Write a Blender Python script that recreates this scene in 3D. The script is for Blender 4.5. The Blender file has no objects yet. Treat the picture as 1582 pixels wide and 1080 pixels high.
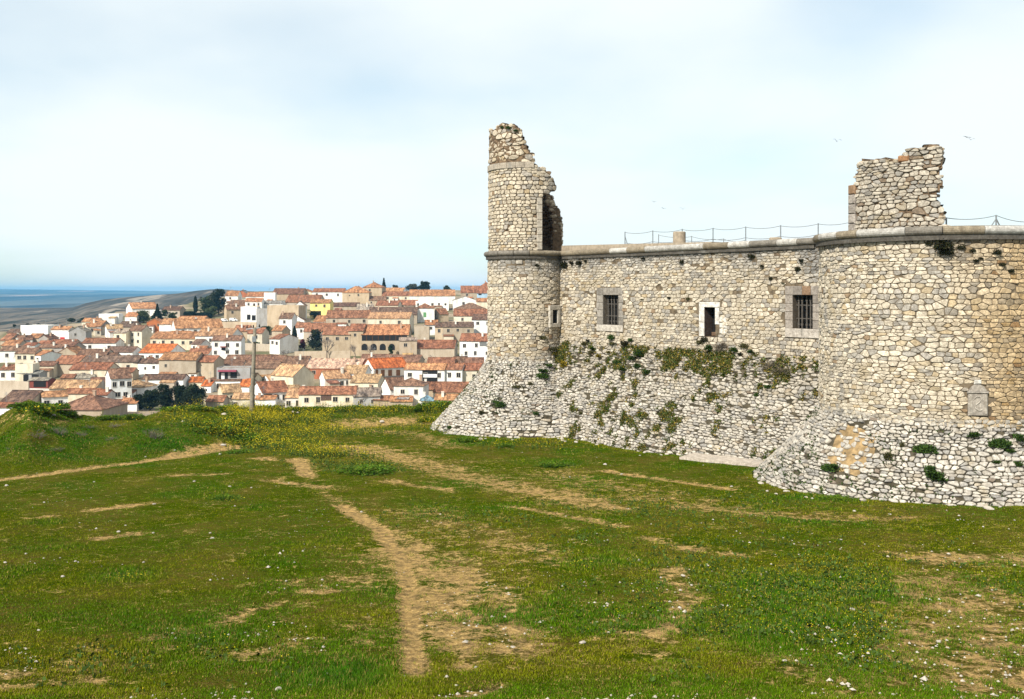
import bpy, math, random
import numpy as np
from mathutils import Vector, Matrix
from math import radians as rad, sin, cos, tan, pi, atan2, asin, sqrt, hypot

random.seed(11)
RNG = np.random.default_rng(7)
SC = bpy.context.scene
COL = SC.collection

# ------------------------------------------------------------------ camera, sky, sun, exposure
EYE = 8.6                      # eye height above the castle's foot
F = 1450.0                     # focal length in photograph pixels (photo 1582 wide)
CX, HY = 791.0, 450.0          # principal column and horizon row
cam_d = bpy.data.cameras.new('camera')
cam = bpy.data.objects.new('camera', cam_d)
COL.objects.link(cam)
cam.location = (0, 0, EYE)
cam.rotation_euler = (rad(90), 0, 0)
cam_d.sensor_width = 36.0
cam_d.lens = 36.0 * F / 1582.0
cam_d.shift_y = -90.0 / 1582.0
cam_d.clip_start = 0.2
cam_d.clip_end = 60000
SC.camera = cam

SUN = Vector((-0.44, -0.62, 0.66)).normalized()
SUN_EL = asin(SUN.z)
sl = bpy.data.lights.new('sun', 'SUN')
sl.energy = 5.0
sl.angle = rad(0.6)
sl.color = (1.0, 0.95, 0.86)
so = bpy.data.objects.new('sun', sl)
so.rotation_euler = SUN.to_track_quat('Z', 'Y').to_euler()
COL.objects.link(so)

W = bpy.data.worlds.new('World')
SC.world = W
W.use_nodes = True
nt = W.node_tree
nt.nodes.clear()
def N(t, kind, **kw):
    n = t.nodes.new(kind)
    for k, v in kw.items():
        if k.startswith('i_'):
            n.inputs[k[2:].replace('_', ' ')].default_value = v
        else:
            setattr(n, k, v)
    return n
out = N(nt, 'ShaderNodeOutputWorld')
bg = N(nt, 'ShaderNodeBackground')
bg.inputs['Strength'].default_value = 0.1
sky = N(nt, 'ShaderNodeTexSky', sky_type='NISHITA', sun_disc=False)
sky.sun_elevation = SUN_EL
sky.sun_rotation = atan2(SUN.x, SUN.y)
sky.altitude = 700
sky.dust_density = 1.5
tc = N(nt, 'ShaderNodeTexCoord')
sep = N(nt, 'ShaderNodeSeparateXYZ')
nt.links.new(tc.outputs['Generated'], sep.inputs[0])
zz = N(nt, 'ShaderNodeMath', operation='ADD'); zz.inputs[1].default_value = 0.22
nt.links.new(sep.outputs['Z'], zz.inputs[0])
zc = N(nt, 'ShaderNodeMath', operation='MAXIMUM'); zc.inputs[1].default_value = 0.1
nt.links.new(zz.outputs[0], zc.inputs[0])
dx = N(nt, 'ShaderNodeMath', operation='DIVIDE'); dy = N(nt, 'ShaderNodeMath', operation='DIVIDE')
nt.links.new(sep.outputs['X'], dx.inputs[0]); nt.links.new(zc.outputs[0], dx.inputs[1])
nt.links.new(sep.outputs['Y'], dy.inputs[0]); nt.links.new(zc.outputs[0], dy.inputs[1])
cmb = N(nt, 'ShaderNodeCombineXYZ')
nt.links.new(dx.outputs[0], cmb.inputs['X']); nt.links.new(dy.outputs[0], cmb.inputs['Y'])
cmb.inputs['Z'].default_value = 8.8
cn = N(nt, 'ShaderNodeTexNoise')
cn.inputs['Scale'].default_value = 0.75
cn.inputs['Detail'].default_value = 5
cn.inputs['Roughness'].default_value = 0.45
nt.links.new(cmb.outputs[0], cn.inputs['Vector'])
cr = N(nt, 'ShaderNodeMapRange', interpolation_type='SMOOTHSTEP')
cr.inputs['From Min'].default_value = 0.28
cr.inputs['From Max'].default_value = 0.60
cr.inputs['To Min'].default_value = 0.42
cr.inputs['To Max'].default_value = 0.98
nt.links.new(cn.outputs['Fac'], cr.inputs['Value'])
mx = N(nt, 'ShaderNodeMix', data_type='RGBA')
nt.links.new(cr.outputs[0], mx.inputs['Factor'])
tint = N(nt, 'ShaderNodeMix', data_type='RGBA', blend_type='MULTIPLY')
tint.inputs['Factor'].default_value = 1.0
tint.inputs['B'].default_value = (0.88, 1.12, 1.08, 1)
nt.links.new(sky.outputs[0], tint.inputs['A'])
nt.links.new(tint.outputs['Result'], mx.inputs['A'])
mx.inputs['B'].default_value = (6.5, 6.95, 7.0, 1)
nt.links.new(mx.outputs['Result'], bg.inputs['Color'])
nt.links.new(bg.outputs[0], out.inputs['Surface'])

SC.view_settings.view_transform = 'Standard'
SC.view_settings.look = 'None'
SC.view_settings.exposure = 0.6
SC.view_settings.gamma = 1.0
SC.render.engine = 'CYCLES'
SC.cycles.use_denoising = True
SC.cycles.max_bounces = 4
SC.cycles.diffuse_bounces = 2
SC.cycles.volume_bounces = 0
SC.cycles.transparent_max_bounces = 4

# ------------------------------------------------------------------ numeric helpers
def hash2(ix, iy, s=0):
    n = (ix.astype(np.int64) * 374761393 + iy.astype(np.int64) * 668265263 + s * 974634777) & 0x7fffffff
    n = ((n ^ (n >> 13)) * 1274126177) & 0x7fffffff
    n = n ^ (n >> 16)
    return (n & 0xffff) / 65535.0
def vnoise(x, y, s=0):
    x = np.asarray(x, float); y = np.asarray(y, float)
    ix = np.floor(x); iy = np.floor(y)
    fx = x - ix; fy = y - iy
    fx = fx * fx * (3 - 2 * fx); fy = fy * fy * (3 - 2 * fy)
    a = hash2(ix, iy, s); b = hash2(ix + 1, iy, s); c = hash2(ix, iy + 1, s); d = hash2(ix + 1, iy + 1, s)
    return (a * (1 - fx) + b * fx) * (1 - fy) + (c * (1 - fx) + d * fx) * fy
def fbm(x, y, s=0, o=4):
    t = 0; a = 0.5; n = 0
    for k in range(o):
        t = t + a * vnoise(np.asarray(x) * 2 ** k + 17 * k, np.asarray(y) * 2 ** k + 31 * k, s + k)
        n += a; a *= 0.5
    return t / n
def smooth(a, b, x):
    t = np.clip((x - a) / (b - a), 0, 1)
    return t * t * (3 - 2 * t)
def ptz(px, py, Y):           # world point seen at a photo pixel, at distance Y
    return ((px - CX) / F * Y, Y, EYE - (py - HY) / F * Y)

# ------------------------------------------------------------------ terrain
C_PX = [-500, 0, 20, 45, 75, 110, 180, 230, 300, 345, 390, 450, 520, 600, 690, 760, 2400]
C_Y = [652, 646, 632, 618, 630, 641, 646, 641, 630, 632, 632, 630, 628, 630, 627, 628, 630]
C_D = [52, 52, 52, 52, 53, 54, 55, 56, 58, 60, 62, 64, 66, 66, 66, 67, 67]
F_PX = [-500, 0, 150, 300, 385, 420, 480, 560, 2400]
F_D = [36, 40.0, 43.6, 47.2, 50.2, 53, 57, 60, 61]
def zfield(Y):
    return np.interp(Y, [-60, -5, 0, 6, 13, 20, 31, 40, 50, 58, 90], [8.5, 7.0, 6.7, 5.0, 3.1, 2.25, 1.4, 0.75, 0.25, 0.02, 0.0])
TD = [180, 220, 320, 420, 600, 650]
TY = [660, 640, 560, 500, 450, 447]
def d_of_y(y):
    return float(np.interp(y, TY[::-1], TD[::-1]))
TC_PX = [-600, 0, 100, 150, 180, 240, 300, 400, 757, 2400]
TC_D = [390, 400, 418, 440, 490, 490, 545, 605, 640, 640]
RG_PX = [-800, -100, 0, 110, 130, 160, 200, 240, 280, 300, 330, 345, 380, 420, 700, 2400]
RG_Y = [480, 479, 478, 478, 470, 463, 459, 456, 453, 449.5, 446.5, 447, 449.5, 451, 452, 452]
def terrain(X, Y):
    X = np.asarray(X, float); Y = np.asarray(Y, float)
    Ys = np.maximum(Y, 4.0)
    px = CX + F * X / Ys
    px = np.clip(px, -800, 2400)
    dc = np.interp(px, C_PX, C_D)
    zc = EYE - (np.interp(px, C_PX, C_Y) - HY) / F * dc
    df = np.interp(px, F_PX, F_D)
    z0 = zfield(Y)
    t = np.clip((Y - df) / np.maximum(dc - df, 1), 0, 1)
    tb = 1 - (1 - t) ** 1.6
    z = z0 * (1 - tb) + zc * tb
    bump = (fbm(X * 0.55, Y * 0.55, 3) - 0.5) * 0.55 * smooth(0, 0.3, t) * np.where(px < 460, 1, 0.35)
    und = (fbm(X * 0.09, Y * 0.09, 9, 3) - 0.5) * 0.35 * smooth(11, 22, Y) + (fbm(X * 1.3, Y * 1.3, 5, 3) - 0.5) * 0.07
    z = z + np.where(Y < dc + 3, bump + und, 0)
    # beyond the crest: steep fall to the town
    ty = np.interp(Y, TD, TY)
    zt = EYE - (ty - HY) / F * Y
    z180 = EYE - (660 - HY) / F * 180
    u = np.clip((Y - dc) / np.maximum(180 - dc, 1), 0, 1)
    uf = np.clip(u / 0.3, 0, 1)
    zfall = zc + (z180 - 1.0 - zc) * (1 - (1 - uf) ** 1.3) + (u > 0.3) * 1.0 * (u - 0.3) / 0.7
    z = np.where(Y > dc, np.minimum(zfall, np.where(Y > dc + 2, 99, z + 9)), z)
    z = np.where(Y >= 180, zt, z)
    # beyond the town's upper edge
    tcd = np.interp(px, TC_PX, TC_D)
    tcy = np.interp(tcd, TD, TY)
    rgy = np.interp(px, RG_PX, RG_Y) 
    rd = 1500.0
    v = np.clip((Y - tcd) / (rd - tcd), 0, 1)
    ycol = (tcy + 3) * (1 - v) + rgy * v
    rough = (fbm(X * 0.011, Y * 0.006, 21, 5) - 0.5) * 22 * smooth(0.0, 0.15, v) * (1 - smooth(0.8, 1.0, v))
    sag = 14 * np.sin(np.pi * np.clip(v, 0, 1)) ** 1.0
    zh = EYE - (ycol - HY) / F * Y - sag * 0.6 + rough
    z = np.where(Y > tcd, zh, z)
    w = np.clip((Y - rd) / (3200 - rd), 0, 1)
    zridge = EYE - (rgy - HY) / F * rd
    zpl0 = EYE - (477.5 - HY) / F * 3200
    zdown = zridge + (np.minimum(zpl0, zridge - 5) - zridge) * smooth(0, 1, w)
    z = np.where(Y > rd, zdown, z)
    q = np.clip((Y - 3200) / (11000 - 3200), 0, 1)
    yh = 446.5 + np.clip(px, 0, 400) * 0.013
    ypl = 477.5 + (yh - 477.5) * (1 - (1 - q) ** 2.2)
    zp = EYE - (ypl - HY) / F * Y + (fbm(X * 0.0012, Y * 0.0008, 33, 4) - 0.5) * 40 * smooth(0, 0.1, q) * (1 - smooth(0.75, 1.0, q))
    z = np.where(Y > 3200, zp, z)
    return z
def gp(px, py, far=75.0):     # where the sight line of a photo pixel meets the field
    Y = np.linspace(9, far, 1400)
    X = (px - CX) / F * Y
    zl = EYE - (py - HY) / F * Y
    d = zl - terrain(X, Y)
    k = np.argmax(d < 0) if (d < 0).any() else len(Y) - 1
    return (X[k], Y[k], float(terrain(X[k], Y[k])))

# ------------------------------------------------------------------ materials
def new_mat(name, rough=0.9):
    m = bpy.data.materials.new(name)
    m.use_nodes = True
    t = m.node_tree
    b = t.nodes['Principled BSDF']
    b.inputs['Roughness'].default_value = rough
    b.inputs['Specular IOR Level'].default_value = 0.2
    return m, t, b
def noise_fac(t, scale, detail=4, lo=0.3, hi=0.7, coord='Object', stretch=None, rough=0.55):
    tcn = N(t, 'ShaderNodeTexCoord')
    src = tcn.outputs[coord]
    if stretch:
        mp = N(t, 'ShaderNodeMapping'); mp.inputs['Scale'].default_value = stretch
        t.links.new(src, mp.inputs['Vector']); src = mp.outputs[0]
    n = N(t, 'ShaderNodeTexNoise')
    n.inputs['Scale'].default_value = scale; n.inputs['Detail'].default_value = detail
    n.inputs['Roughness'].default_value = rough
    t.links.new(src, n.inputs['Vector'])
    r = N(t, 'ShaderNodeMapRange', interpolation_type='SMOOTHSTEP')
    r.inputs['From Min'].default_value = lo; r.inputs['From Max'].default_value = hi
    t.links.new(n.outputs['Fac'], r.inputs['Value'])
    return r.outputs[0], n.outputs['Fac']
def mixc(t, f, a, b, mode='MIX'):
    m = N(t, 'ShaderNodeMix', data_type='RGBA', blend_type=mode)
    for key, v in (('Factor', f), ('A', a), ('B', b)):
        if isinstance(v, (int, float)): m.inputs[key].default_value = v
        elif isinstance(v, tuple): m.inputs[key].default_value = (*v, 1)
        else: t.links.new(v, m.inputs[key])
    return m.outputs['Result']
def bump(t, b, h, dist=0.02, strength=0.6):
    n = N(t, 'ShaderNodeBump'); n.inputs['Distance'].default_value = dist; n.inputs['Strength'].default_value = strength
    t.links.new(h, n.inputs['Height']); t.links.new(n.outputs[0], b.inputs['Normal'])
def plain(name, col, rough=0.85, var=0.25, scale=6.0, bmp=0.0, metal=0.0):
    m, t, b = new_mat(name, rough)
    f, raw = noise_fac(t, scale)
    dark = tuple(c * (1 - var) for c in col)
    t.links.new(mixc(t, f, dark, col), b.inputs['Base Color'])
    b.inputs['Metallic'].default_value = metal
    if bmp: bump(t, b, raw, bmp)
    return m
def attr_mat(name, rough=0.92, var=0.35, scale=9.0, bmp=0.015, lichen=None):
    m, t, b = new_mat(name, rough)
    a = N(t, 'ShaderNodeAttribute', attribute_name='tint')
    f, raw = noise_fac(t, scale, 6)
    c = mixc(t, var, a.outputs['Color'], mixc(t, f, (0.25, 0.22, 0.2), (1, 1, 1)), 'MULTIPLY')
    if lichen:
        f3, _ = noise_fac(t, scale * 3.2, 5, 0.44, 0.66, rough=0.7)
        c = mixc(t, 0.42, c, mixc(t, f3, (0.34, 0.32, 0.30), (1.2, 1.2, 1.2)), 'MULTIPLY')
    if lichen:
        f2, _ = noise_fac(t, 1.1, 6, 0.56, 0.72)
        c = mixc(t, f2, c, mixc(t, 0.6, c, lichen))
    t.links.new(c, b.inputs['Base Color'])
    if bmp: bump(t, b, raw, bmp)
    return m
def obj_col_mat(name, kind):
    m, t, b = new_mat(name, 0.9)
    oi = N(t, 'ShaderNodeObjectInfo')
    if kind == 'roof':
        tcn = N(t, 'ShaderNodeTexCoord')
        mp = N(t, 'ShaderNodeMapping'); mp.inputs['Scale'].default_value = (3.6, 2.0, 2.0)
        t.links.new(tcn.outputs['Object'], mp.inputs['Vector'])
        v = N(t, 'ShaderNodeTexVoronoi'); v.inputs['Scale'].default_value = 1.0
        t.links.new(mp.outputs[0], v.inputs['Vector'])
        sp = N(t, 'ShaderNodeSeparateColor'); t.links.new(v.outputs['Color'], sp.inputs[0])
        rp = N(t, 'ShaderNodeValToRGB')
        e = rp.color_ramp.elements
        e[0].position = 0.0; e[0].color = (0.28, 0.24, 0.24, 1)
        e[1].position = 1.0; e[1].color = (1.5, 1.5, 1.45, 1)
        x = e.new(0.3); x.color = (0.7, 0.66, 0.62, 1)
        x = e.new(0.75); x.color = (1.15, 1.1, 1.05, 1)
        t.links.new(sp.outputs[0], rp.inputs[0])
        c = mixc(t, 0.75, oi.outputs['Color'], rp.outputs[0], 'MULTIPLY')
        f, raw = noise_fac(t, 0.55, 5, 0.35, 0.65, stretch=(1.6, 0.7, 0.7))
        c = mixc(t, 0.75, c, mixc(t, f, (0.42, 0.38, 0.36), (1.2, 1.18, 1.1)), 'MULTIPLY')
        wv = N(t, 'ShaderNodeTexWave', wave_type='BANDS', bands_direction='X'); wv.inputs['Scale'].default_value = 1.2
        t.links.new(tcn.outputs['Object'], wv.inputs['Vector'])
        bump(t, b, wv.outputs['Fac'], 0.08, 0.8)
    else:
        f, raw = noise_fac(t, 0.7, 6, 0.3, 0.62, stretch=(1, 1, 0.45))
        f2, _ = noise_fac(t, 3.5, 5, 0.35, 0.6)
        c = mixc(t, 0.55, oi.outputs['Color'], mixc(t, f, (0.62, 0.57, 0.5), (1, 1, 1)), 'MULTIPLY')
        c = mixc(t, 0.18, c, mixc(t, f2, (0.45, 0.4, 0.34), (1, 1, 1)), 'MULTIPLY')
        bump(t, b, raw, 0.05, 0.4)
    t.links.new(c, b.inputs['Base Color'])
    return m
M = {}
M['stone'] = attr_mat('rubble stone', 0.95, 0.55, 6.0, 0.035, (0.28, 0.22, 0.13))
M['ashlar'] = attr_mat('dressed stone', 0.9, 0.5, 5.0, 0.015, (0.20, 0.19, 0.17))
M['mortar'] = plain('mortar', (0.17, 0.13, 0.085), 0.98, 0.6, 4.0, 0.04)
M['talus_bed'] = plain('earthy bedding', (0.075, 0.062, 0.04), 1.0, 0.6, 3.0, 0.05)
M['earth'] = plain('yellow earth fill', (0.33, 0.225, 0.11), 1.0, 0.55, 4.0, 0.08)
M['core'] = plain('rubble core', (0.17, 0.115, 0.07), 1.0, 0.6, 5.0, 0.08)
M['concrete'] = plain('weathered concrete', (0.33, 0.27, 0.20), 0.95, 0.35, 5.0, 0.02)
M['dark'] = plain('dark interior', (0.012, 0.011, 0.01), 1.0, 0.3)
M['wood_bar'] = plain('weathered bar', (0.10, 0.088, 0.075), 0.8, 0.4, 12)
M['steel'] = plain('galvanised steel', (0.22, 0.24, 0.25), 0.5, 0.3, 10, 0, 0.3)
M['pole_wood'] = plain('grey pole wood', (0.24, 0.21, 0.16), 0.9, 0.45, 5, 0.02)
M['plaster'] = obj_col_mat('house plaster', 'wall')
M['roof'] = obj_col_mat('clay tiles', 'roof')
M['pane'] = plain('window dark', (0.02, 0.018, 0.017), 0.35, 0.4)
M['frame'] = plain('window surround', (0.45, 0.40, 0.33), 0.85, 0.2)
M['timber'] = plain('brown timber', (0.13, 0.055, 0.02), 0.8, 0.4)
M['glass_car'] = plain('car glass', (0.03, 0.035, 0.04), 0.2, 0.2)
M['car_white'] = plain('white car paint', (0.75, 0.75, 0.74), 0.35, 0.05)
M['rubber'] = plain('rubber', (0.02, 0.02, 0.02), 0.8, 0.2)
M['bark'] = plain('bark', (0.10, 0.075, 0.055), 0.95, 0.5, 6, 0.02)
M['bare_twig'] = plain('bare twigs', (0.17, 0.14, 0.12), 0.95, 0.4, 6)
M['bird'] = plain('dark feathers', (0.035, 0.03, 0.028), 0.8, 0.3)
M['leaf'] = attr_mat('foliage', 0.75, 0.25, 3.0, 0)
M['leaf'].node_tree.nodes['Principled BSDF'].inputs['Specular IOR Level'].default_value = 0.04
M['pebble'] = plain('pale pebble', (0.42, 0.375, 0.31), 0.95, 0.35, 14, 0.01)

# ground: green turf with bare soil where the vertex mask says so
m, t, b = new_mat('field turf', 1.0)
b.inputs['Specular IOR Level'].default_value = 0.0
a_d = N(t, 'ShaderNodeAttribute', attribute_name='dirt')
a_y = N(t, 'ShaderNodeAttribute', attribute_name='lush')
fa, r1 = noise_fac(t, 0.45, 8, 0.36, 0.64, rough=0.65)
fb, r2 = noise_fac(t, 5.0, 8, 0.3, 0.7, rough=0.7)
fc, r3 = noise_fac(t, 22.0, 6, 0.35, 0.65, rough=0.7)
fd, r4 = noise_fac(t, 1.4, 8, 0.35, 0.65, rough=0.7)
g1 = mixc(t, fb, (0.022, 0.040, 0.001), (0.066, 0.098, 0.002))
g2 = mixc(t, fc, (0.085, 0.058, 0.012), (0.170, 0.118, 0.030))
gr = mixc(t, fa, g1, mixc(t, fb, g2, g1))
gl = mixc(t, fc, (0.012, 0.046, 0.001), (0.045, 0.118, 0.002))
gr = mixc(t, a_y.outputs['Fac'], gr, gl)
so1 = mixc(t, fc, (0.36, 0.22, 0.07), (0.72, 0.48, 0.19))
so2 = mixc(t, fb, (0.15, 0.105, 0.05), so1)
add = N(t, 'ShaderNodeMath', operation='MULTIPLY_ADD')
t.links.new(fd, add.inputs[0]); add.inputs[1].default_value = 0.60
t.links.new(a_d.outputs['Fac'], add.inputs[2])
add2 = N(t, 'ShaderNodeMath', operation='MULTIPLY_ADD')
t.links.new(fb, add2.inputs[0]); add2.inputs[1].default_value = 0.62; t.links.new(add.outputs[0], add2.inputs[2])
add3 = N(t, 'ShaderNodeMath', operation='MULTIPLY_ADD')
t.links.new(fc, add3.inputs[0]); add3.inputs[1].default_value = 0.48; t.links.new(add2.outputs[0], add3.inputs[2])
rg = N(t, 'ShaderNodeMapRange', interpolation_type='SMOOTHSTEP'); rg.inputs['From Min'].default_value = 1.14; rg.inputs['From Max'].default_value = 1.58
t.links.new(add3.outputs[0], rg.inputs['Value'])
t.links.new(mixc(t, rg.outputs[0], gr, so2), b.inputs['Base Color'])
hs = N(t, 'ShaderNodeMath', operation='ADD'); t.links.new(r2, hs.inputs[0]); t.links.new(r3, hs.inputs[1])
bump(t, b, hs.outputs[0], 0.10, 0.9)
M['turf'] = m
# dusty streets and yards under the town
m, t, b = new_mat('town ground', 1.0)
fa, r1 = noise_fac(t, 0.05, 8, 0.4, 0.6)
fb, r2 = noise_fac(t, 0.4, 8, 0.3, 0.7)
c = mixc(t, fb, (0.17, 0.13, 0.09), (0.33, 0.26, 0.18))
c = mixc(t, fa, c, mixc(t, fb, (0.06, 0.07, 0.025), (0.14, 0.12, 0.06)))
t.links.new(c, b.inputs['Base Color'])
M['townground'] = m
# scrub hills and the far plain
m, t, b = new_mat('scrub hills', 1.0)
fa, r1 = noise_fac(t, 0.010, 10, 0.42, 0.58, stretch=(1, 0.14, 1), rough=0.68)
fb, r2 = noise_fac(t, 0.06, 8, 0.42, 0.6, stretch=(1, 0.12, 1), rough=0.7)
fc, r3 = noise_fac(t, 0.022, 8, 0.575, 0.64, stretch=(0.7, 0.2, 1))
c = mixc(t, fa, (0.038, 0.031, 0.024), (0.150, 0.120, 0.088))
c = mixc(t, fb, c, mixc(t, 0.7, c, (0.028, 0.027, 0.018)))
c = mixc(t, fc, c, (0.26, 0.215, 0.165))
tq = N(t, 'ShaderNodeTexCoord'); mq = N(t, 'ShaderNodeMapping'); mq.inputs['Scale'].default_value = (1, 0.16, 0.0)
t.links.new(tq.outputs['Object'], mq.inputs['Vector'])
vq = N(t, 'ShaderNodeTexVoronoi'); vq.inputs['Scale'].default_value = 0.075; t.links.new(mq.outputs[0], vq.inputs['Vector'])
rq = N(t, 'ShaderNodeMapRange'); rq.inputs['From Min'].default_value = 0.42; rq.inputs['From Max'].default_value = 0.20; t.links.new(vq.outputs['Distance'], rq.inputs['Value'])
fk, _ = noise_fac(t, 0.008, 6, 0.42, 0.56)
mk = N(t, 'ShaderNodeMath', operation='MULTIPLY'); t.links.new(rq.outputs[0], mk.inputs[0]); t.links.new(fk, mk.inputs[1])
c = mixc(t, mk.outputs[0], c, (0.022, 0.024, 0.013))
t.links.new(c, b.inputs['Base Color'])
bump(t, b, r1, 25, 1.0)
M['hill'] = m
m, t, b = new_mat('farmland plain', 1.0)
fa, r1 = noise_fac(t, 0.0016, 9, 0.42, 0.58, stretch=(0.8, 0.22, 1))
fc, r3 = noise_fac(t, 0.0011, 9, 0.60, 0.66, stretch=(0.9, 0.22, 1))
c = mixc(t, fa, (0.004, 0.010, 0.012), (0.085, 0.085, 0.065))
c = mixc(t, fc, c, (0.36, 0.25, 0.19))
t.links.new(c, b.inputs['Base Color'])
M['plain'] = m

# ------------------------------------------------------------------ mesh helpers
def mesh_obj(name, V, Fs, mat, parent=None, smooth_sh=False, tint=None, attrs=None, mats=None, mat_idx=None):
    me = bpy.data.meshes.new(name)
    me.from_pydata([tuple(v) for v in V] if not isinstance(V, np.ndarray) else V.tolist(), [], Fs)
    if mats:
        for x in mats: me.materials.append(x)
        if mat_idx is not None: me.polygons.foreach_set('material_index', mat_idx)
    else:
        me.materials.append(mat)
    if tint is not None:
        ca = me.attributes.new('tint', 'FLOAT_COLOR', 'POINT')
        tt = np.asarray(tint, np.float32)
        if tt.shape[1] == 3: tt = np.concatenate([tt, np.ones((len(tt), 1), np.float32)], 1)
        ca.data.foreach_set('color', tt.ravel())
    for k, v in (attrs or {}).items():
        at = me.attributes.new(k, 'FLOAT', 'POINT'); at.data.foreach_set('value', np.asarray(v, np.float32))
    if smooth_sh: me.polygons.foreach_set('use_smooth', [True] * len(me.polygons))
    me.update()
    o = bpy.data.objects.new(name, me)
    COL.objects.link(o)
    if parent: o.parent = parent
    return o
def fast_mesh(name, V, nper, mat, tint=None, parent=None):   # V: (n*nper,3); consecutive polygons of nper corners
    me = bpy.data.meshes.new(name)
    n = len(V); nf = n // nper
    me.vertices.add(n); me.vertices.foreach_set('co', np.asarray(V, np.float32).ravel())
    me.loops.add(n); me.loops.foreach_set('vertex_index', np.arange(n, dtype=np.int32))
    me.polygons.add(nf); me.polygons.foreach_set('loop_start', np.arange(0, n, nper, dtype=np.int32))
    me.materials.append(mat)
    if tint is not None:
        ca = me.attributes.new('tint', 'FLOAT_COLOR', 'POINT')
        tt = np.concatenate([np.asarray(tint, np.float32), np.ones((n, 1), np.float32)], 1)
        ca.data.foreach_set('color', tt.ravel())
    me.update(calc_edges=True); me.validate()
    o = bpy.data.objects.new(name, me); COL.objects.link(o)
    if parent: o.parent = parent
    return o
def empty(name, loc=(0, 0, 0), rz=0, label=None, cat=None, group=None):
    o = bpy.data.objects.new(name, None); o.empty_display_size = 0.3
    o.location = loc; o.rotation_euler = (0, 0, rz); COL.objects.link(o)
    tag(o, label, cat, group)
    return o
def tag(o, label=None, cat=None, group=None, kind=None):
    if label: o['label'] = label
    if cat: o['category'] = cat
    if group: o['group'] = group
    if kind: o['kind'] = kind
    return o
class MB:
    def __init__(s): s.v = []; s.f = []; s.c = []; s.m = []; s.cur = (1, 1, 1); s.mi = 0
    def add(s, vs, fs, col=None):
        o = len(s.v); s.v += [tuple(v) for v in vs]; s.f += [tuple(i + o for i in f) for f in fs]
        s.c += [col or s.cur] * len(vs); s.m += [s.mi] * len(fs)
    def box(s, x0, x1, y0, y1, z0, z1, col=None, M4=None):
        vs = [(x0, y0, z0), (x1, y0, z0), (x1, y1, z0), (x0, y1, z0), (x0, y0, z1), (x1, y0, z1), (x1, y1, z1), (x0, y1, z1)]
        if M4: vs = [M4 @ Vector(v) for v in vs]
        s.add(vs, [(3, 2, 1, 0), (4, 5, 6, 7), (0, 1, 5, 4), (1, 2, 6, 5), (2, 3, 7, 6), (3, 0, 4, 7)], col)
    def block(s, x0, x1, y0, y1, z0, z1, col=None, M4=None, bev=0.02):   # box with chamfered front edges
        b_ = min(bev, (x1 - x0) / 3, (z1 - z0) / 3)
        vs = [(x0, y1, z0), (x1, y1, z0), (x1, y1, z1), (x0, y1, z1),
              (x0, y0 + b_, z0), (x1, y0 + b_, z0), (x1, y0 + b_, z1), (x0, y0 + b_, z1),
              (x0 + b_, y0, z0 + b_), (x1 - b_, y0, z0 + b_), (x1 - b_, y0, z1 - b_), (x0 + b_, y0, z1 - b_)]
        fs = [(3, 2, 1, 0)]
        for k in range(4):
            j = (k + 1) % 4
            fs.append((k, j, 4 + j, 4 + k)); fs.append((4 + k, 4 + j, 8 + j, 8 + k))
        fs.append((8, 9, 10, 11))
        if M4: vs = [M4 @ Vector(v) for v in vs]
        s.add(vs, fs, col)
    def tube(s, pts, rr, n=8, col=None, cap=True):
        pts = [Vector(p) for p in pts]
        if isinstance(rr, (int, float)): rr = [rr] * len(pts)
        vs = []; fs = []
        for i, p in enumerate(pts):
            d = (pts[min(i + 1, len(pts) - 1)] - pts[max(i - 1, 0)]).normalized()
            up = Vector((0, 0, 1)) if abs(d.z) < 0.9 else Vector((1, 0, 0))
            a = d.cross(up).normalized(); bb = a.cross(d)
            for k in range(n):
                an = 2 * pi * k / n
                vs.append(p + (a * cos(an) + bb * sin(an)) * rr[i])
        for i in range(len(pts) - 1):
            for k in range(n):
                j = (k + 1) % n
                fs.append((i * n + k, i * n + j, (i + 1) * n + j, (i + 1) * n + k))
        if cap:
            fs.append(tuple(range(n))[::-1]); fs.append(tuple(range((len(pts) - 1) * n, len(pts) * n)))
        s.add(vs, fs, col)
    def build(s, name, mat, parent=None, smooth_sh=False, mats=None):
        return mesh_obj(name, s.v, s.f, mat, parent, smooth_sh, tint=np.array(s.c, np.float32), mats=mats, mat_idx=s.m if mats else None)

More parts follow.
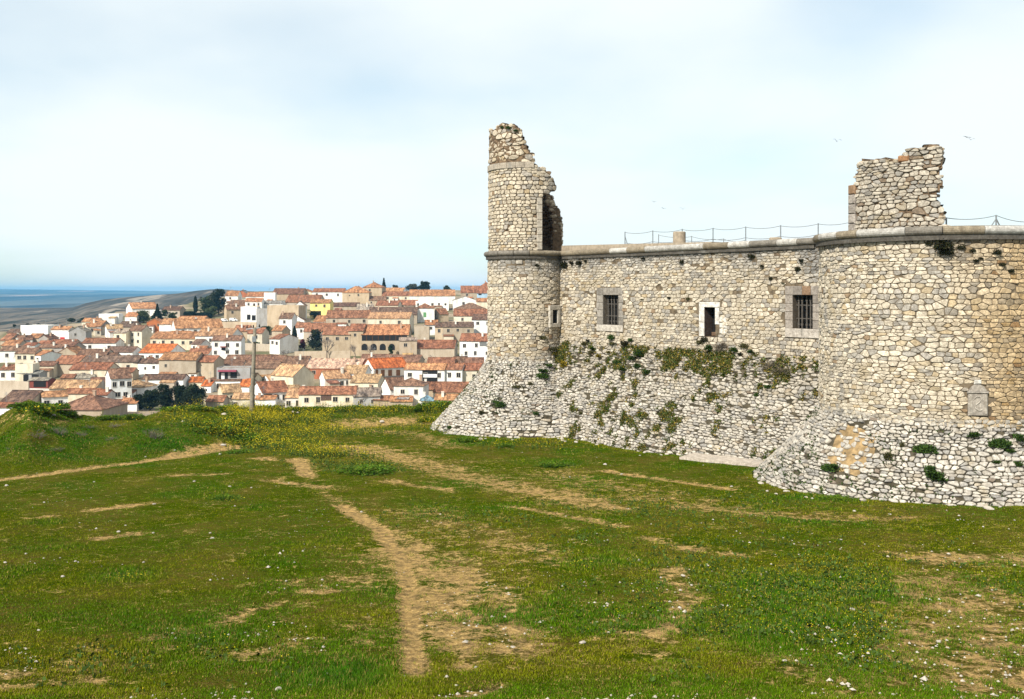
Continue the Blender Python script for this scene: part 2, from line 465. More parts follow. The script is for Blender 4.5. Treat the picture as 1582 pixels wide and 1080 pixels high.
# ------------------------------------------------------------------ ground, hills, plain (one polar sheet cut into zones)
def poly_dist(X, Y, pts):
    d = np.full(X.shape, 1e9); tt = np.zeros(X.shape)
    n = len(pts) - 1
    for i in range(n):
        ax, ay = pts[i][:2]; bx, by = pts[i + 1][:2]
        vx, vy = bx - ax, by - ay
        u = np.clip(((X - ax) * vx + (Y - ay) * vy) / (vx * vx + vy * vy + 1e-9), 0, 1)
        q = np.hypot(X - ax - u * vx, Y - ay - u * vy)
        tt = np.where(q < d, (i + u) / n, tt); d = np.minimum(d, q)
    return d, tt
PATHS = [   # pixel polyline on the ground, half widths in metres from start to end, strength
    ([(-60, 748), (0, 741), (150, 721), (270, 706), (330, 696), (386, 687)], 0.36, 0.42, 1.0),
    ([(262, 704), (300, 694), (345, 689)], 0.5, 0.6, 0.75),
    ([(457, 709), (466, 716), (474, 735)], 0.50, 0.36, 0.95),
    ([(474, 735), (490, 752), (540, 785)], 0.28, 0.30, 0.34),
    ([(530, 780), (590, 820), (622, 866), (634, 920), (636, 985), (640, 1040)], 0.30, 0.22, 1.0),
    ([(570, 808), (640, 842), (690, 880), (722, 930), (735, 990)], 0.42, 0.45, 0.58),
    ([(690, 880), (716, 935), (726, 985), (715, 1030)], 0.24, 0.26, 0.62),
    ([(620, 850), (690, 910), (705, 985)], 1.15, 0.95, 0.68),
    ([(700, 870), (755, 930), (790, 1000)], 0.9, 1.0, 0.56),
    ([(450, 905), (560, 895), (650, 910)], 0.6, 0.9, 0.42),
    ([(640, 790), (740, 830), (850, 860)], 1.2, 1.0, 0.38),
    ([(20, 1040), (140, 1030), (300, 985), (460, 935)], 0.6, 0.7, 0.33),
    ([(380, 1015), (520, 1000), (610, 960)], 0.6, 0.6, 0.36),
    ([(1180, 1000), (1300, 1070)], 0.8, 0.9, 0.33),
    ([(930, 950), (1000, 1010), (1040, 1060)], 0.6, 0.6, 0.33),
    ([(1440, 900), (1500, 960), (1560, 1060)], 1.3, 1.5, 0.54),
    ([(860, 735), (1000, 765), (1150, 790), (1300, 800)], 1.6, 1.2, 0.38),
    ([(690, 1078), (770, 1060)], 0.15, 0.2, 0.75),
    ([(540, 657), (600, 650), (665, 650)], 1.8, 1.2, 0.62),
    ([(540, 690), (640, 712), (740, 740), (850, 762), (930, 782)], 1.5, 1.2, 0.55),
    ([(600, 742), (700, 757), (690, 754)], 0.5, 0.3, 0.55),
    ([(790, 782), (870, 795), (960, 812)], 0.35, 0.3, 0.65),
    ([(935, 727), (1030, 741), (1130, 756)], 0.3, 0.3, 0.8),
    ([(1060, 780), (1180, 795), (1260, 800), (1380, 800)], 0.8, 0.6, 0.5),
    ([(1000, 830), (1080, 850), (1150, 858)], 0.4, 0.3, 0.5),
    ([(1040, 880), (1060, 930), (1020, 985)], 0.45, 0.35, 0.55),
    ([(1430, 860), (1520, 860), (1600, 865)], 0.8, 0.9, 0.6),
    ([(1560, 925), (1440, 960), (1400, 1000), (1540, 1080)], 0.55, 0.7, 0.55),
    ([(1240, 1040), (1300, 1075)], 0.4, 0.4, 0.45),
    ([(230, 985), (330, 965), (430, 930)], 0.25, 0.35, 0.55),
    ([(380, 1010), (470, 990), (540, 985)], 0.35, 0.35, 0.5),
    ([(480, 915), (560, 905), (610, 905)], 0.35, 0.45, 0.5),
    ([(-20, 1066), (60, 1052), (160, 1050)], 0.25, 0.2, 0.6),
    ([(140, 788), (235, 776)], 0.4, 0.3, 0.62),
    ([(150, 832), (210, 824)], 0.3, 0.3, 0.62),
    ([(50, 800), (80, 797)], 0.25, 0.2, 0.6),
    ([(275, 734), (350, 732)], 0.4, 0.3, 0.6),
    ([(425, 742), (500, 752)], 0.4, 0.4, 0.62),
    ([(0, 650), (50, 651), (115, 650)], 0.3, 0.3, 0.45),
    ([(400, 707), (425, 710)], 0.5, 0.4, 0.7),
    ([(500, 660), (640, 668), (700, 690)], 1.0, 0.8, 0.4),
]
PW = []
for pts, w0, w1, st in PATHS:
    PW.append(([gp(*p) for p in pts], w0, w1, st))
def dirt_mask(X, Y):
    m_ = np.zeros(X.shape)
    for pts, w0, w1, st in PW:
        d, tt = poly_dist(X, Y, pts)
        w = w0 + (w1 - w0) * tt
        m_ = np.maximum(m_, st * 1.16 * np.exp(-(d / (w * 1.15)) ** 2))
    return m_
LUSH = [(330, 662, 3.5), (350, 655, 3), (560, 722, 2.2), (480, 700, 2), (620, 634, 3.5), (480, 632, 3.5), (380, 630, 3), (250, 628, 3), (60, 628, 2.5),
        (90, 690, 4), (200, 690, 4), (850, 715, 2), (1290, 770, 1.6), (1560, 772, 1.6), (1230, 900, 3), (1180, 960, 2.2), (1450, 1000, 1.2), (930, 690, 2.5),
        (1080, 720, 1.8), (900, 870, 1.0), (190, 890, 1.0), (720, 682, 2), (1000, 960, 1.4), (560, 1050, 1.2)]
LW = [(gp(a, b_), r) for a, b_, r in LUSH]
def lush_mask(X, Y):
    m_ = np.zeros(X.shape)
    for p, r in LW:
        m_ = np.maximum(m_, np.clip(1.2 - np.hypot(X - p[0], Y - p[1]) / r, 0, 1))
    n = fbm(X * 0.35, Y * 0.35, 41, 4)
    return np.clip(m_ * 1.1 * smooth(0.3, 0.6, n) + smooth(0.60, 0.78, n) * 0.6, 0, 1)

def polar(name, radii, angs, mat, attrs=True):
    A, R_ = np.meshgrid(angs, radii)
    X = R_ * np.tan(A); Y = R_
    Z = terrain(X, Y)
    if attrs: Z = Z - 0.06 * np.clip(dirt_mask(X, Y), 0, 1) * (0.6 + 0.8 * vnoise(X * 3, Y * 3, 8))
    V = np.stack([X, Y, Z], -1).reshape(-1, 3)
    nr, na = X.shape
    i = np.arange(nr - 1)[:, None] * na + np.arange(na - 1)[None, :]
    Fq = np.stack([i, i + 1, i + na + 1, i + na], -1).reshape(-1, 4)
    me = bpy.data.meshes.new(name)
    me.vertices.add(len(V)); me.vertices.foreach_set('co', V.astype(np.float32).ravel())
    me.loops.add(Fq.size); me.loops.foreach_set('vertex_index', Fq.astype(np.int32).ravel())
    me.polygons.add(len(Fq)); me.polygons.foreach_set('loop_start', np.arange(0, Fq.size, 4, dtype=np.int32))
    me.polygons.foreach_set('use_smooth', np.ones(len(Fq), bool))
    me.materials.append(mat)
    if attrs:
        for k, fn in (('dirt', dirt_mask), ('lush', lush_mask)):
            at = me.attributes.new(k, 'FLOAT', 'POINT'); at.data.foreach_set('value', fn(X, Y).astype(np.float32).ravel())
    me.update(calc_edges=True)
    o = bpy.data.objects.new(name, me); COL.objects.link(o)
    tag(o, kind='structure')
    return o
ang = np.arctan(np.linspace(-0.86, 0.86, 620))
R1 = np.concatenate([np.linspace(2.5, 9, 14)[:-1], 9 * np.exp(np.linspace(0, math.log(76 / 9.0), 330))])
R2 = np.concatenate([[76], np.linspace(80, 180, 26), np.linspace(186, 700, 90)])
R3 = np.concatenate([[700], 700 * np.exp(np.linspace(0.008, math.log(3200 / 700), 150))])
R4 = np.concatenate([[3200], 3200 * np.exp(np.linspace(0.012, math.log(13000 / 3200), 110))])
polar('ground', R1, ang, M['turf'])
a2 = np.arctan(np.linspace(-0.86, 0.86, 260))
polar('town_ground', R2, a2, M['townground'], False)
polar('hills', R3, a2, M['hill'], False)
polar('plain', R4, a2, M['plain'], False)
# ground behind the viewpoint
mesh_obj('ground_behind', [(-60, -70, 8.6), (60, -70, 8.6), (2.15, 2.5, float(terrain(2.15, 2.5))), (-2.15, 2.5, float(terrain(-2.15, 2.5)))],
         [(0, 1, 2, 3)], M['turf'])['kind'] = 'structure'
#PART2
# ------------------------------------------------------------------ castle
castle = empty('castle', (0.87, 60, 0), 0, 'ruined pale rubble-stone castle with sloping base, broken turret and round corner tower', 'castle')
castle.matrix_world = Matrix.Identity(4); castle.location = (0, 0, 0)
W0 = (2.34, 59.78); U = (0.6, -0.8); NRM = (-0.8, -0.6); WL = 22.4
TL = (0.87, 60.0); RL = 2.4
TR = (17.4, 38.3); RR = 4.6
ZC = 10.95
ZTW = 5.45     # top of wall talus
def wall_uz(px, py):
    k = (px - CX) / F
    tq = (W0[1] * k - W0[0]) / (0.6 + 0.8 * k)
    Y = W0[1] - 0.8 * tq
    return tq, EYE - (py - HY) / F * Y
def Pwall(u, z, off=0.0):
    return (W0[0] + U[0] * u + NRM[0] * off, W0[1] + U[1] * u + NRM[1] * off, z)
def cyl_of_px(C, R, px):      # angle (0 = towards -Y, + towards +X) of the near hit
    k = (px - CX) / F
    a = k * k + 1; b_ = -2 * (k * C[0] + C[1]); c = C[0] ** 2 + C[1] ** 2 - R * R
    d = b_ * b_ - 4 * a * c
    Y = (-b_ - sqrt(max(d, 0))) / (2 * a)
    return atan2(k * Y - C[0], -(Y - C[1])), Y
def talus_r_left(z):
    return RL + 3.6 * (max(0, 4.35 - z) / 4.35) ** 1.18
def talus_r_right(z):
    return RR + 2.5 * (max(0, 3.75 - z) / 2.85) ** 1.12
def talus_wall_off(z):
    return 2.75 * (max(0, ZTW - z) / ZTW) ** 1.03

# --- irregular rubble stones: Voronoi cells of a jittered grid, rounded and bulged
def clip_poly(poly, mx_, my_, nx, ny):
    outp = []
    n = len(poly)
    for i in range(n):
        a = poly[i]; b_ = poly[(i + 1) % n]
        da = (a[0] - mx_) * nx + (a[1] - my_) * ny
        db = (b_[0] - mx_) * nx + (b_[1] - my_) * ny
        if da <= 0: outp.append(a)
        if (da < 0 < db) or (db < 0 < da):
            s_ = da / (da - db)
            outp.append((a[0] + (b_[0] - a[0]) * s_, a[1] + (b_[1] - a[1]) * s_))
    return outp
def cells(u0, u1, v0, v1, cw, ch, jit, rnd, drop=0.12, flat=1.5):
    nu = int((u1 - u0) / cw) + 3; nv = int((v1 - v0) / ch) + 3
    rowj = [rnd.uniform(-0.12, 0.12) for _ in range(nv)]
    rowo = [rnd.uniform(0, 1) for _ in range(nv)]
    hs_ = [max(0.55, min(1.7, rnd.lognormvariate(0.0, 0.28))) for _ in range(nv + 6)]
    edge = [0.0]
    for h_ in hs_: edge.append(edge[-1] + h_)
    sc0 = nv / edge[nv]; edge = [e_ * sc0 for e_ in edge]
    ks = list(range(len(edge)))
    def vmap(y):      # row index -> height, in units of ch
        y = y + 1; k_ = max(0, min(len(edge) - 2, int(math.floor(y)))); return edge[k_] + (edge[k_ + 1] - edge[k_]) * (y - k_) - edge[1]
    g = {}
    for j in range(nv):
        for i in range(nu):
            if rnd.random() < drop * 2.0 * float(vnoise(i * 0.23, j * 0.31, 57)): continue
            g[(i, j)] = (i - 1 + rowo[j] + rnd.uniform(-jit, jit), (j - 1 + rowj[j] + rnd.uniform(-jit, jit) * 0.55) * flat)
    outp = []
    for (i, j), (x, y) in g.items():
        poly = [(x - 1.1, y - 1.3), (x + 1.1, y - 1.3), (x + 1.1, y + 1.3), (x - 1.1, y + 1.3)]
        for dj in (-2, -1, 0, 1, 2):
            for di in (-3, -2, -1, 0, 1, 2, 3):
                q = g.get((i + di, j + dj))
                if q is None or (di == 0 and dj == 0): continue
                nx = q[0] - x; ny = q[1] - y
                poly = clip_poly(poly, (x + q[0]) / 2, (y + q[1]) / 2, nx, ny)
                if not poly: break
            if not poly: break
        if len(poly) < 3: continue
        pw = [(u0 + a * cw, v0 + vmap(b_ / flat) * ch) for a, b_ in poly]
        outp.append((u0 + x * cw, v0 + vmap(y / flat) * ch, pw))
    return outp
def chaikin(p, k=0.25):
    r = []
    n = len(p)
    for i in range(n):
        a = p[i]; b_ = p[(i + 1) % n]
        r.append((a[0] + (b_[0] - a[0]) * k, a[1] + (b_[1] - a[1]) * k))
        r.append((a[0] + (b_[0] - a[0]) * (1 - k), a[1] + (b_[1] - a[1]) * (1 - k)))
    return r
class Stones:
    def __init__(s): s.V = []; s.Fc = []; s.T = []
    def lay(s, cl, P, keep, colf, gap=0.03, h=0.05, hvar=0.04, embed=0.04, rounds=1, rk=0.25, rnd=random):
        """P(u,v,off)->xyz"""
        for cu, cv, poly in cl:
            if not keep(cu, cv): continue
            n = len(poly)
            ax = sum(p[0] for p in poly) / n; ay = sum(p[1] for p in poly) / n
            R0 = sum(hypot(p[0] - ax, p[1] - ay) for p in poly) / n
            if R0 < gap * 1.2: continue
            sh = max(0.3, 1 - gap / R0 * (0.7 + 0.6 * rnd.random()))
            pl = [(ax + (p[0] - ax) * sh, ay + (p[1] - ay) * sh) for p in poly]
            for _ in range(rounds): pl = chaikin(pl, rk)
            # drop near-duplicate corners
            q = [pl[0]]
            for p in pl[1:]:
                if hypot(p[0] - q[-1][0], p[1] - q[-1][1]) > 0.012: q.append(p)
            if len(q) < 4: continue
            pl = q; n = len(pl)
            hh = h + hvar * rnd.uniform(-1, 1)
            tu, tv = rnd.uniform(-0.12, 0.12), rnd.uniform(-0.16, 0.12)
            c = colf(ax, ay, rnd)
            o = len(s.V)
            for sc_, off in ((1.0, -embed), (0.96, hh * 0.5), (0.80, hh * 0.94)):
                for p in pl:
                    du, dv = (p[0] - ax) * sc_, (p[1] - ay) * sc_
                    s.V.append(P(ax + du, ay + dv, off + (du * tu + dv * tv) * (off > 0) + (rnd.uniform(-0.008, 0.008) if off > 0 else 0)))
            s.V.append(P(ax, ay, hh))
            s.T += [c] * (3 * n + 1)
            for r_ in range(2):
                for k in range(n):
                    j = (k + 1) % n
                    s.Fc.append((o + r_ * n + k, o + r_ * n + j, o + (r_ + 1) * n + j, o + (r_ + 1) * n + k))
            for k in range(n):
                s.Fc.append((o + 2 * n + k, o + 2 * n + (k + 1) % n, o + 3 * n))
    def build(s, name, parent):
        return mesh_obj(name, s.V, s.Fc, M['stone'], parent, False, tint=np.array(s.T, np.float32))
def lerp3(a, b_, t_): return tuple(a[i] + (b_[i] - a[i]) * t_ for i in range(3))
def stone_col(rnd, warm=0.0, grey=0.0, bright=1.0):
    r = rnd.random()
    base = lerp3((0.57, 0.495, 0.375), (0.73, 0.645, 0.505), rnd.random())
    if r < 0.20: base = lerp3((0.37, 0.34, 0.29), (0.48, 0.44, 0.38), rnd.random())
    elif r < 0.27: base = lerp3((0.52, 0.40, 0.24), (0.56, 0.47, 0.32), rnd.random())
    elif r < 0.285: base = (0.36, 0.25, 0.15)
    g = sum(base) / 3
    base = lerp3(base, (g * 1.0, g * 0.98, g * 0.94), grey)
    base = lerp3(base, (base[0] * 1.0, base[1] * 0.80, base[2] * 0.52), warm)
    k = bright * rnd.uniform(0.88, 1.08)
    return tuple(min(0.8, x * k) for x in base)
rs = random.Random(5)

# openings in the curtain wall (u range, z range), from the photo
def rect(x0, x1, y0, y1):
    a = wall_uz(x0, (y0 + y1) / 2)[0]; c = wall_uz(x1, (y0 + y1) / 2)[0]; xm = (x0 + x1) / 2
    return a, c, wall_uz(xm, y1)[1], wall_uz(xm, y0)[1]
O1 = rect(932, 956, 456, 502); O1F = rect(922.5, 963, 444.5, 512)
OD = rect(1088.5, 1105.5, 475, 520); ODF = rect(1079, 1112, 467, 521)
O2 = rect(1225, 1256, 456, 508); O2F = rect(1213.5, 1267, 442, 522)
def in_r(u, z, r, m_=0.0): return r[0] - m_ < u < r[1] + m_ and r[2] - m_ < z < r[3] + m_
HOLES = [O1, OD, O2]
# --- curtain wall body with real openings
bx = MB()
us = sorted({-1.2, WL} | {v for r in HOLES for v in r[:2]})
zs = sorted({-0.6, ZC} | {v for r in HOLES for v in r[2:]})
def quadw(mb, u0, u1, z0, z1, off=0.0):
    mb.add([Pwall(u0, z0, off), Pwall(u1, z0, off), Pwall(u1, z1, off), Pwall(u0, z1, off)], [(0, 1, 2, 3)])
for i in range(len(us) - 1):
    for j in range(len(zs) - 1):
        uc = (us[i] + us[i + 1]) / 2; zc_ = (zs[j] + zs[j + 1]) / 2
        if any(in_r(uc, zc_, r) for r in HOLES): continue
        quadw(bx, us[i], us[i + 1], zs[j], zs[j + 1])
wall = bx.build('curtain_wall', M['mortar'], castle)
# stones of the wall face
st = Stones()
def wall_keep(u, z):
    if in_r(u, z, O1F, 0.06) or in_r(u, z, O2F, 0.06): return False
    if in_r(u, z, ODF, 0.05): return False
    return z < ZC - 0.22 and z > ZTW - 0.35
HOLE_PX = [(972, 437), (982, 438), (1041, 442), (1063, 462), (1118, 400), (1064, 455), (1198, 432), (1214, 433), (1188, 425), (1247, 431), (1165, 402), (1040, 480), (1022, 495), (1235, 405), (1090, 410), (950, 405), (1000, 462)]
HOLE_UZ = [wall_uz(*p) for p in HOLE_PX] + [(rs.uniform(1.5, 19), rs.uniform(8.2, 10.6)) for _ in range(34)]
def wall_keep2(u, z):
    return wall_keep(u, z) and not any(abs(u - a) < 0.12 and abs(z - c) < 0.10 for a, c in HOLE_UZ)
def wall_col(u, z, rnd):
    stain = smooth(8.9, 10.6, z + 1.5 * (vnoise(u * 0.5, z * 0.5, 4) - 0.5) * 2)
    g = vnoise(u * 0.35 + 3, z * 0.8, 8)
    br = (1.0 - 0.42 * float(stain) * float(vnoise(u * 0.8, 1.7, 6)) - 0.12 * g) * (1 - 0.45 * float(smooth(10.15, 10.7, z + 0.5 * (float(vnoise(u * 1.3, 2.2, 19)) - 0.5))))  # strip under the moulding darkened: weathering plus shade painted into the stone colour
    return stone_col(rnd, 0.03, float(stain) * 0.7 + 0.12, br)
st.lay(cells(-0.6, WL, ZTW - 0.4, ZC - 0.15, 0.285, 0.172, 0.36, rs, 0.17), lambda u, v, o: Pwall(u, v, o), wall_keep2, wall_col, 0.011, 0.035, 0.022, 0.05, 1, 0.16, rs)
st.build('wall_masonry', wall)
# --- wall talus
def Ptal(u, s_, o):     # s_: slope length parameter downwards in z
    z = ZTW - s_
    off = talus_wall_off(z)
    e = 0.55
    return Pwall(u, z + o * e, off + o * 0.83)
bx = MB()
nu_, nz_ = 60, 14
gr_ = [[Ptal(-1.2 + (WL + 1.2) * i / nu_, (ZTW + 0.7) * j / nz_, -0.02 if j else -0.05) for i in range(nu_ + 1)] for j in range(nz_ + 1)]
vs = [p for r_ in gr_ for p in r_]
fs = [(j * (nu_ + 1) + i, (j + 1) * (nu_ + 1) + i, (j + 1) * (nu_ + 1) + i + 1, j * (nu_ + 1) + i + 1) for j in range(nz_) for i in range(nu_)]
bx.add(vs, fs)
tal = bx.build('sloping_base', M['talus_bed'], castle)
st = Stones()
def tal_col(u, s_, rnd):
    n = float(vnoise(u * 0.5, s_ * 0.6, 14))
    up = float(smooth(3.0, 0.3, s_))
    return stone_col(rnd, 0.03, 0.5 - 0.2 * up, 0.88 - 0.22 * up * n)
st.lay(cells(-1.0, WL, 0.0, ZTW + 0.5, 0.26, 0.125, 0.40, rs, 0.17), Ptal,
       lambda u, s_: s_ > 0.02 and rs.random() > 0.05 * (1 + 2 * (s_ < 1.6)), tal_col, 0.015, 0.055, 0.045, 0.06, 1, 0.22, rs)
st.build('base_masonry', tal)
# --- round towers
def Pcyl(C, R, a, z, o=0.0):
    return (C[0] + (R + o) * sin(a), C[1] - (R + o) * cos(a), z)
def tower(name, C, R, zt, ztal, rfun, zb, a0, a1, body_zt, cw, ch, colw, colt, keepw, keept, gapw=0.011):
    b1 = MB(); na = 72
    prof = [(R, body_zt)] + [(R, zt + 0.02), (R, ztal)]
    rings = []
    for r_, z in prof: rings.append([Pcyl(C, r_, a0 + (a1 - a0) * i / na, z) for i in range(na + 1)])
    vs = [p for r_ in rings for p in r_]
    fs = [(j * (na + 1) + i, (j + 1) * (na + 1) + i, (j + 1) * (na + 1) + i + 1, j * (na + 1) + i + 1) for j in range(len(rings) - 1) for i in range(na)]
    b1.add(vs, fs)
    tw = b1.build(name, M['mortar'], castle)
    s1 = Stones()
    s1.lay(cells(a0 * R, a1 * R, ztal - 0.3, zt, cw, ch, 0.36, rs, 0.17), lambda u, v, o: Pcyl(C, R, u / R, v, o), keepw, colw, gapw, 0.035, 0.022, 0.05, 1, 0.16, rs)
    s1.build('tower_masonry', tw)
    b2 = MB(); nz = 14
    rings = [[Pcyl(C, rfun(z) - 0.03, a0 + (a1 - a0) * i / na, z) for i in range(na + 1)] for z in [ztal + 0.1 + (zb - ztal - 0.1) * j / nz for j in range(nz + 1)]]
    vs = [p for r_ in rings for p in r_]
    fs = [(j * (na + 1) + i, (j + 1) * (na + 1) + i, (j + 1) * (na + 1) + i + 1, j * (na + 1) + i + 1) for j in range(nz) for i in range(na)]
    b2.add(vs, fs)
    tb_ = b2.build('flared_base', M['talus_bed'], tw)
    s2 = Stones()
    ztop = ztal
    rm = rfun((ztal + zb) / 2)
    def Pt(u, s_, o):
        z = ztop - s_
        rr = rfun(z)
        return Pcyl(C, rr + o * 0.8, u / rm, z + o * 0.55)
    s2.lay(cells(a0 * rm, a1 * rm, 0.0, ztop - zb, 0.245, 0.125, 0.40, rs, 0.2), Pt, keept, colt, 0.014, 0.055, 0.045, 0.06, 1, 0.22, rs)
    s2.build('flared_masonry', tw)
    return tw, rm
A_SW = radians_ = cyl_of_px(TL, RL, 856)[0]
def swz(y): return EYE - (y - HY) / F * 58.0
def kl(u, z):
    a = u / RL
    if abs(a - A_SW) * RL < 0.50 and swz(506) < z < swz(472): return False
    return z < ZC - 0.22
def cl_(u, z, rnd):
    stain = float(smooth(9.3, 10.7, z + 1.2 * (vnoise(u, z, 5) - 0.5)))
    a = u / RL
    return stone_col(rnd, 0.10, 0.12 + 0.5 * stain, 1.0 - 0.2 * stain)
ltw, _ = tower('round_tower', TL, RL, ZC, 4.35, talus_r_left, -0.7, -2.2, 2.0, ZC + 0.05, 0.285, 0.178, cl_,
               lambda u, s_, r: stone_col(r, 0.0, 0.5, 0.92), kl, lambda u, s_: rs.random() > 0.05)
PQ = (cyl_of_px(TR, RR, 1510)[0], EYE - (617 - HY) / F * 34.0)      # plaque centre
def kr(u, z):
    a = u / RR
    if abs(a - PQ[0]) * RR < 0.36 and abs(z - PQ[1]) < 0.58: return False
    return z < 10.80 - 0.2
A_W0, A_W1 = cyl_of_px(TR, RR, 1440)[0], cyl_of_px(TR, RR, 1580)[0]
def cr_(u, z, rnd):
    a = u / RR
    w_ = float(smooth(A_W0, A_W1, a + 0.22 * (vnoise(u * 0.8, z * 0.8, 12) - 0.5)))  # right flank's weight: own tan, plus some shade painted into the stone colour
    stain = float(smooth(9.4, 10.7, z + 1.5 * (vnoise(u * 0.6, z * 0.4, 15) - 0.5))) * float(smooth(A_W0 - 0.1, A_W0 + 0.25, a))
    return stone_col(rnd, 0.02 + 0.75 * w_, 0.12 * (1 - w_), (1.0 - 0.2 * w_ - 0.4 * stain) * (1 - 0.4 * float(smooth(9.95, 10.6, z + 0.6 * (float(vnoise(u * 1.3, 2.2, 29)) - 0.5)))))  # last factor: dark strip below the moulding, painted shade as well as weathering
CA0, CA1 = cyl_of_px(TR, 5.4, 1283)[0], cyl_of_px(TR, 5.4, 1353)[0]
def cavity(u, s_, rm_):
    a = u / rm_
    n = 0.35 * (float(vnoise(a * 8, s_ * 3, 77)) - 0.5)
    return CA0 + n * 0.7 < a < CA1 + n * 0.8 - 0.05 * s_ and 0.22 + n < s_ < 2.0 + n
rmr = talus_r_right((3.75 - 0.4) / 2)
rtw, rmr = tower('round_tower', TR, RR, ZC, 3.75, talus_r_right, -0.4, -2.2, 2.2, 10.86, 0.25, 0.150, cr_,
                 lambda u, s_, r: stone_col(r, 0.0, 0.5, 0.87), kr,
                 lambda u, s_: rs.random() > 0.04 and (not cavity(u, s_, rmr) or rs.random() < 0.30 + 0.5 * (abs(math.sin(u * 5.1 + s_ * 2.3)) > 0.82)), 0.011)
# washed-out hollow in the flared base: yellow fill showing between the lost stones
b1 = MB()
na, nz = 16, 12
rings = []
for j in range(nz + 1):
    z = 3.62 - 1.95 * j / nz
    rings.append([])
    for i in range(na + 1):
        a = CA0 - 0.04 + (CA1 - CA0 + 0.08) * i / na
        edge = min(1, min(i, na - i) / 3, min(j, nz - j) / 2)
        rings[-1].append(Pcyl(TR, talus_r_right(z) - 0.06 + 0.05 * edge * (0.4 + float(vnoise(i * 0.7, j * 0.9, 3))), a, z))
b1.add([p for r_ in rings for p in r_], [(j * (na + 1) + i, (j + 1) * (na + 1) + i, (j + 1) * (na + 1) + i + 1, j * (na + 1) + i + 1) for j in range(nz) for i in range(na)])
b1.build('earth_patch', M['earth'], rtw)
rtw['label'] = 'big round corner tower with carved plaque and warm tan stones'
ltw['label'] = 'slim far tower under the broken turret'
# --- rounded string course (roll moulding) with dark fillet below
def roll(path, closed_cols, seg=1.15, r=0.21, parent=None, name='roll_moulding'):
    mb = MB()
    tot = 0; acc = [0]
    for i in range(len(path) - 1):
        tot += (Vector(path[i + 1]) - Vector(path[i])).length; acc.append(tot)
    def at(s_):
        for i in range(len(path) - 1):
            if s_ <= acc[i + 1] or i == len(path) - 2:
                f_ = (s_ - acc[i]) / (acc[i + 1] - acc[i])
                return Vector(path[i]).lerp(Vector(path[i + 1]), f_)
    s_ = 0
    while s_ < tot - 0.2:
        L = min(seg * rs.uniform(0.7, 1.3), tot - s_)
        k = rs.random()
        c = (0.27, 0.225, 0.16) if k < 0.42 else ((0.48, 0.46, 0.42) if k < 0.76 else (0.21, 0.19, 0.16))
        c = (lambda k_: tuple(x * k_ for x in c))(rs.uniform(0.85, 1.1))
        n = max(2, int(L / 0.3))
        mb.tube([at(s_ + 0.008 + (L - 0.016) * i / n) for i in range(n + 1)], r * rs.uniform(0.96, 1.04), 14, c)
        s_ += L
    return mb.build(name, M['ashlar'], parent, False)
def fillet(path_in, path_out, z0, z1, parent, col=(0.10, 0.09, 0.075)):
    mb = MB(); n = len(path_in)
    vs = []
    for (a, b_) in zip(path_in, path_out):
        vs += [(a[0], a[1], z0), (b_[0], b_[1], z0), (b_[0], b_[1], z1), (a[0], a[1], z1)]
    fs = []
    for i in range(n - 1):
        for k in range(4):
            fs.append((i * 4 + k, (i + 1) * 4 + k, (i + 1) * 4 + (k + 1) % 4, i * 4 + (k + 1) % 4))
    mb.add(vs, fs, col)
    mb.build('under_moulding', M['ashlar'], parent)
pw_ = [Pwall(0.2 + (20.2) * i / 20, ZC, 0.10) for i in range(21)]
roll(pw_, None, 1.3, 0.17, wall)
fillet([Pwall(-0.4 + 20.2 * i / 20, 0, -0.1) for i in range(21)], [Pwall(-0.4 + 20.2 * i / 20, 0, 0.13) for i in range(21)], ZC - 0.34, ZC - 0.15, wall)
pl_ = [Pcyl(TL, RL + 0.12, -2.2 + 3.15 * i / 30, ZC) for i in range(31)]
roll(pl_, None, 0.9, 0.16, ltw)
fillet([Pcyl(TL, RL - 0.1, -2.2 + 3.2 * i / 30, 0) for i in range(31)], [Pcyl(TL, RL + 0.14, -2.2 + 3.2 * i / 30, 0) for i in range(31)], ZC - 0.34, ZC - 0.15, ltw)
ZR = 10.80
pr_ = [Pcyl(TR, RR + 0.14, -1.95 + 3.6 * i / 60, ZR) for i in range(61)]
roll(pr_, None, 1.5, 0.155, rtw)
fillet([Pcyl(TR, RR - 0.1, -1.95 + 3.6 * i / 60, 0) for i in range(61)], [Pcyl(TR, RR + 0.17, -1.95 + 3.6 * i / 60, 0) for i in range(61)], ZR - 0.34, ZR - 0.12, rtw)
# --- terrace (roof of the castle) behind the mouldings
mb = MB()
def slab(pts, z0, z1):
    n = len(pts); vs = [(x, y, z0) for x, y in pts] + [(x, y, z1) for x, y in pts]
    fs = [tuple(range(n))[::-1], tuple(range(n, 2 * n))] + [(i, (i + 1) % n, n + (i + 1) % n, n + i) for i in range(n)]
    mb.add(vs, fs)
tp = [Pwall(-0.5, 0, -0.05)[:2], Pwall(WL - 1, 0, -0.05)[:2]] + [Pcyl(TR, RR - 0.03, -2.1 + 3.9 * i / 24, 0)[:2] for i in range(25)] + [(32, 44), (26, 76), (-0.5, 68)] + [Pcyl(TL, RL - 0.03, -2.6 + 3.4 * i / 16, 0)[:2] for i in range(17)][::1]
slab(tp, 10.6, 10.88)
mb.build('terrace', M['concrete'], castle)
mb = MB()
slab([(32, 44.2), (25.8, 75.8), (0, 67.8), (2.6, 62.4), Pwall(0, 0, -2)[:2], Pwall(WL, 0, -2)[:2]], -1.0, 10.58)
mb.build('keep_body', M['mortar'], castle)
